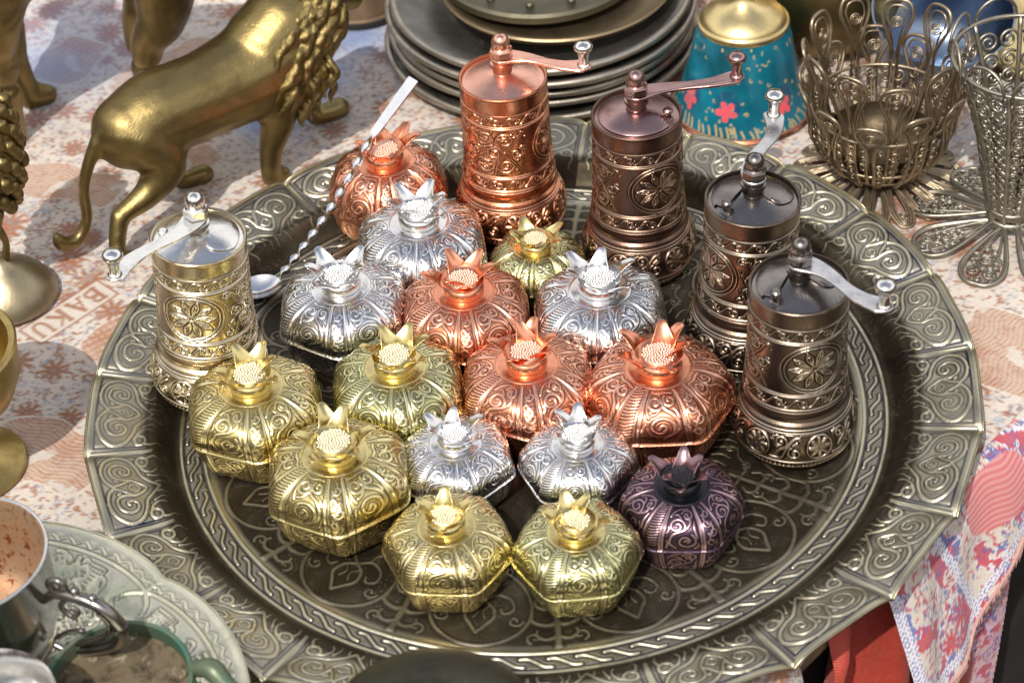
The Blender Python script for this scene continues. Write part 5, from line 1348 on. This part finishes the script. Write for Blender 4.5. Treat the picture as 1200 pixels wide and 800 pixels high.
def hanging():
    # woven scarf hanging over the edge beside the tray ; A = along the edge, B = down
    a = np.arange(1.7, 20, .09); b = np.arange(0, 9.8, .09); A, B = np.meshgrid(a, b, indexing='ij')
    col = print_cloth(A, B, 9, True)
    def lace(m, f=14): 
        dots = (np.sin(A * f) * np.sin(B * f) > .35); col[m & dots] = (.14, .18, .40); col[m & ~dots] = (.74, .72, .80)
    hemS = np.clip(9.2 - .75 * (A - 7), 4.4, 9.2)
    lace(A < 2.35, 22); lace(np.abs(A - 5.4 - .35 * B) < .3, 20); lace(np.abs(hemS - B - .8) < .25, 22)
    p = (np.abs(A - 10.8) / 2.3) ** 4 + (np.abs(B - 2.2) / 1.6) ** 4 < 1; s_ = (.5 + .5 * np.sin((B + .15 * np.sin(A * 2)) * 20))[..., None]
    col[p] = (np.array([.58, .12, .13]) * s_ + np.array([.70, .34, .34]) * (1 - s_))[p]
    fold = .45 * np.sin(A * .55 + .3) * np.clip(B / 5, 0, 1) + .15 * np.sin(A * 1.7 + B * .5) * np.clip(B / 5, 0, 1)
    out = .15 + 1.0 * (1 - np.exp(-B / .8)) + .28 * B + fold
    X = EN[0] * (ED - .6 + out) + ET[0] * A; Y = EN[1] * (ED - .6 + out) + ET[1] * A
    Z = -.42 - np.clip(B - .5, 0, 99) * .92
    V = np.stack([X, Y, Z], -1)
    F = grid_faces(*A.shape, False, True); F = F[(B < hemS).ravel()[F].all(1)]
    used = np.unique(F); mp = np.full(A.size, -1); mp[used] = np.arange(len(used))
    me = mesh_np('scarf_sheet', V.reshape(-1, 3)[used], mp[F], {'print': np.clip(col, 0, .85).reshape(-1, 3)[used]})
    o = link('patterned_scarf', me, M['scarf']); tag(o, 'white scarf woven in red and blue hanging over the table edge with a fringed hem', 'scarf')
    f = MB(); r_ = random.Random(2); hem = np.array([V[i, int(hemS[i, 0] / .09) - 1] for i in range(len(a))])
    for i in range(0, len(hem), 1):
        p = hem[i]; d = np.array([r_.uniform(-.12, .12), r_.uniform(-.12, .12), -r_.uniform(.5, .85)])
        f.tube([p + [0, 0, .08], p + d * .5 + [.04, 0, 0], p + d], [.085, .075, .03], 5)
    f.tube(hem[::2] + [EN[0] * .05, EN[1] * .05, 0], .08, 7)
    f.obj('fringe', M['fringe'], o, 0)
    # second layer, longer, beneath it : its hem climbs toward the back
    a = np.arange(5.5, 16, .1); b = np.arange(0, 17.5, .1); A, B = np.meshgrid(a, b, indexing='ij')
    col = print_cloth(A, B, 19, True) * np.array([.85, .60, .74])
    hemB = np.where(A < 10.5, 16.5, 16.5 - 3.6 * (A - 10.5)); hemB = np.clip(hemB, 1, 17)
    m = (hemB - B < 1.6) & (np.sin((hemB - B) * 9) > 0); col[m] = (.60, .34, .38)
    out = .2 + .10 * B + .4 * np.sin(A * .6 + 1) * np.clip(B / 5, 0, 1)
    X = EN[0] * (ED + out) + ET[0] * A; Y = EN[1] * (ED + out) + ET[1] * A; Z = -.9 - B * .95
    F = grid_faces(*A.shape, False, True); F = F[(B < hemB).ravel()[F].all(1)]
    used = np.unique(F); mp = np.full(A.size, -1); mp[used] = np.arange(len(used)); V = np.stack([X, Y, Z], -1).reshape(-1, 3)
    me = mesh_np('shawl_sheet', V[used], mp[F], {'print': np.clip(col, 0, .8).reshape(-1, 3)[used]})
    o = link('pink_shawl', me, M['scarf']); tag(o, 'pinkish shawl hanging behind the fringed scarf', 'shawl')
    # red satin cloth below
    a = np.arange(-.2, 10.0, .2); b = np.arange(0, 40, .25); A, B = np.meshgrid(a, b, indexing='ij')
    out = -.9 + .16 * B + .9 * np.sin(A * 1.25 + .25 * B + .5 * np.sin(B * .4)) * np.clip(B / 3, 0, 1) + .3 * np.sin(A * 2.1 + .3 * B)
    A = A - .40 * B * np.clip((10 - A) / 10.2, 0, 1); X = EN[0] * (ED + out) + ET[0] * A; Y = EN[1] * (ED + out) + ET[1] * A; Z = -1.6 - B * .9
    me = mesh_np('red_sheet', np.stack([X, Y, Z], -1).reshape(-1, 3), grid_faces(*A.shape, False, True))
    o = link('red_cloth', me, M['redcloth']); tag(o, 'plain red-orange cloth hanging under the fringed scarf', 'cloth')
    # black sheet added to stand for the shaded gap under the table edge
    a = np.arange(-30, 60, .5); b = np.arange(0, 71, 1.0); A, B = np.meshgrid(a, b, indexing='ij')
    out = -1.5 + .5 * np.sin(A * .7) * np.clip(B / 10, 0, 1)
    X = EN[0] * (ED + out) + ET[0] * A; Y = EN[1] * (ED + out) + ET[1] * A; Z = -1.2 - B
    me = mesh_np('shade_sheet_mesh', np.stack([X, Y, Z], -1).reshape(-1, 3), grid_faces(*A.shape, False, True))
    o = link('shade_sheet', me, M['dark']); tag(o, 'black sheet standing in for the shade beneath the table edge', 'shade sheet')
hanging()

# table and ground
tb = MB(); ang = math.atan2(ET[1], ET[0])
def slab(mb, a0, a1, b0, b1, z0, z1):
    V = []
    for a in (a0, a1):
        for b in (b0, b1):
            for z in (z0, z1):
                V.append([EN[0] * (ED - b) + ET[0] * a, EN[1] * (ED - b) + ET[1] * a, z])
    V = np.array(V); mb.add(V, np.array([[0, 1, 3, 2], [4, 6, 7, 5], [0, 4, 5, 1], [2, 3, 7, 6], [0, 2, 6, 4], [1, 5, 7, 3]]))
tt_ = thing('market_table', 'wooden stall table hidden beneath the printed tablecloth', 'table', (0, 0, -75))
slab(tb, -30, 60, .4, 82, 71.2, 73.9); tb.obj('tabletop', M['wood'], tt_, 30)
for a in (-26, 56):
    for b in (4, 78):
        lg = MB(); slab(lg, a - 2, a + 2, b - 2, b + 2, 0.0, 71.1); lg.obj('leg', M['wood'], tt_, 30)
g = MB(); g.add(np.array([[-3000, -3000, -75], [3000, -3000, -75], [3000, 3000, -75], [-3000, 3000, -75]]), np.array([[0, 1, 2, 3]]))
go = g.obj('ground', M['ground']); go['kind'] = 'structure'

# ------------------------------------------------------------------ light, world, camera
SUN_EL = math.radians(53); sx, sy = -.36, -.93
d = Vector((-sx * math.cos(SUN_EL), -sy * math.cos(SUN_EL), -math.sin(SUN_EL)))
sl = bpy.data.lights.new('sun', 'SUN'); sl.energy = 3.0; sl.angle = math.radians(.55); sl.color = (1, .95, .86)
so = bpy.data.objects.new('sun', sl); C.objects.link(so); so.rotation_euler = d.to_track_quat('-Z', 'Y').to_euler()

w = bpy.data.worlds.new('World'); scn.world = w; w.use_nodes = True; nt = w.node_tree
bg = nt.nodes['Background']; bg.inputs['Strength'].default_value = .115
sky = nt.nodes.new('ShaderNodeTexSky'); sky.sky_type = 'NISHITA'; sky.sun_disc = False
sky.sun_elevation = SUN_EL; sky.sun_rotation = math.atan2(sx, sy) ; sky.air_density = 1.0; sky.dust_density = 3.5; sky.ozone_density = 1.0
tc = nt.nodes.new('ShaderNodeTexCoord'); sep = nt.nodes.new('ShaderNodeSeparateXYZ'); nt.links.new(tc.outputs['Generated'], sep.inputs[0])
nz = noise(nt, 3.2, 5, .6, .3, tc.outputs['Generated'])
hgt = mth(nt, 'SUBTRACT', sep.outputs['Z'], mth(nt, 'MULTIPLY', nz, .42))
# unseen brownish band over the low sky, added for contrast in the metals
fac = mrange(nt, hgt, .08, .16)
n2 = noise(nt, 9, 4, .6, .2, tc.outputs['Generated'])
surr = mixc(nt, mrange(nt, n2, .35, .65), (.22, .16, .10), (1.3, 1.0, .7))
clouds = noise(nt, 2.1, 6, .6, .5, tc.outputs['Generated'])
cz = mth(nt, 'ADD', sep.outputs['Z'], mth(nt, 'MULTIPLY', mth(nt, 'SUBTRACT', clouds, .5), .3))
skyc = mixc(nt, mth(nt, 'SUBTRACT', .92, mth(nt, 'MULTIPLY', mrange(nt, cz, .68, .82), .80)), sky.outputs['Color'], (10.2, 10.0, 9.8))
nt.links.new(mixc(nt, fac, surr, skyc), bg.inputs['Color'])

PITCH = math.radians(40.9); ROLL = math.radians(-4.16); D = 110.0; T = Vector((-.77, 2.95, 1.5))
fw = Vector((0, math.cos(PITCH), -math.sin(PITCH))); r0 = Vector((1, 0, 0)); u0 = r0.cross(fw)
R_ = r0 * math.cos(ROLL) + u0 * math.sin(ROLL); U_ = -r0 * math.sin(ROLL) + u0 * math.cos(ROLL)
cam = bpy.data.cameras.new('camera'); co = bpy.data.objects.new('camera', cam); C.objects.link(co)
mw = Matrix((R_, U_, -fw)).transposed().to_4x4(); mw.translation = (T - fw * D) * S
co.matrix_world = mw
cam.sensor_width = 36; cam.lens = 2555 / 1200 * 36; cam.clip_start = .05; cam.clip_end = 200
cam.dof.use_dof = True; cam.dof.focus_distance = 1.08; cam.dof.aperture_fstop = 11
scn.camera = co
scn.view_settings.view_transform = 'Standard'; scn.view_settings.look = 'None'; scn.view_settings.exposure = .2; scn.view_settings.gamma = 1
scn.cycles.max_bounces = 8; scn.cycles.glossy_bounces = 6
scn.render.engine = 'CYCLES'
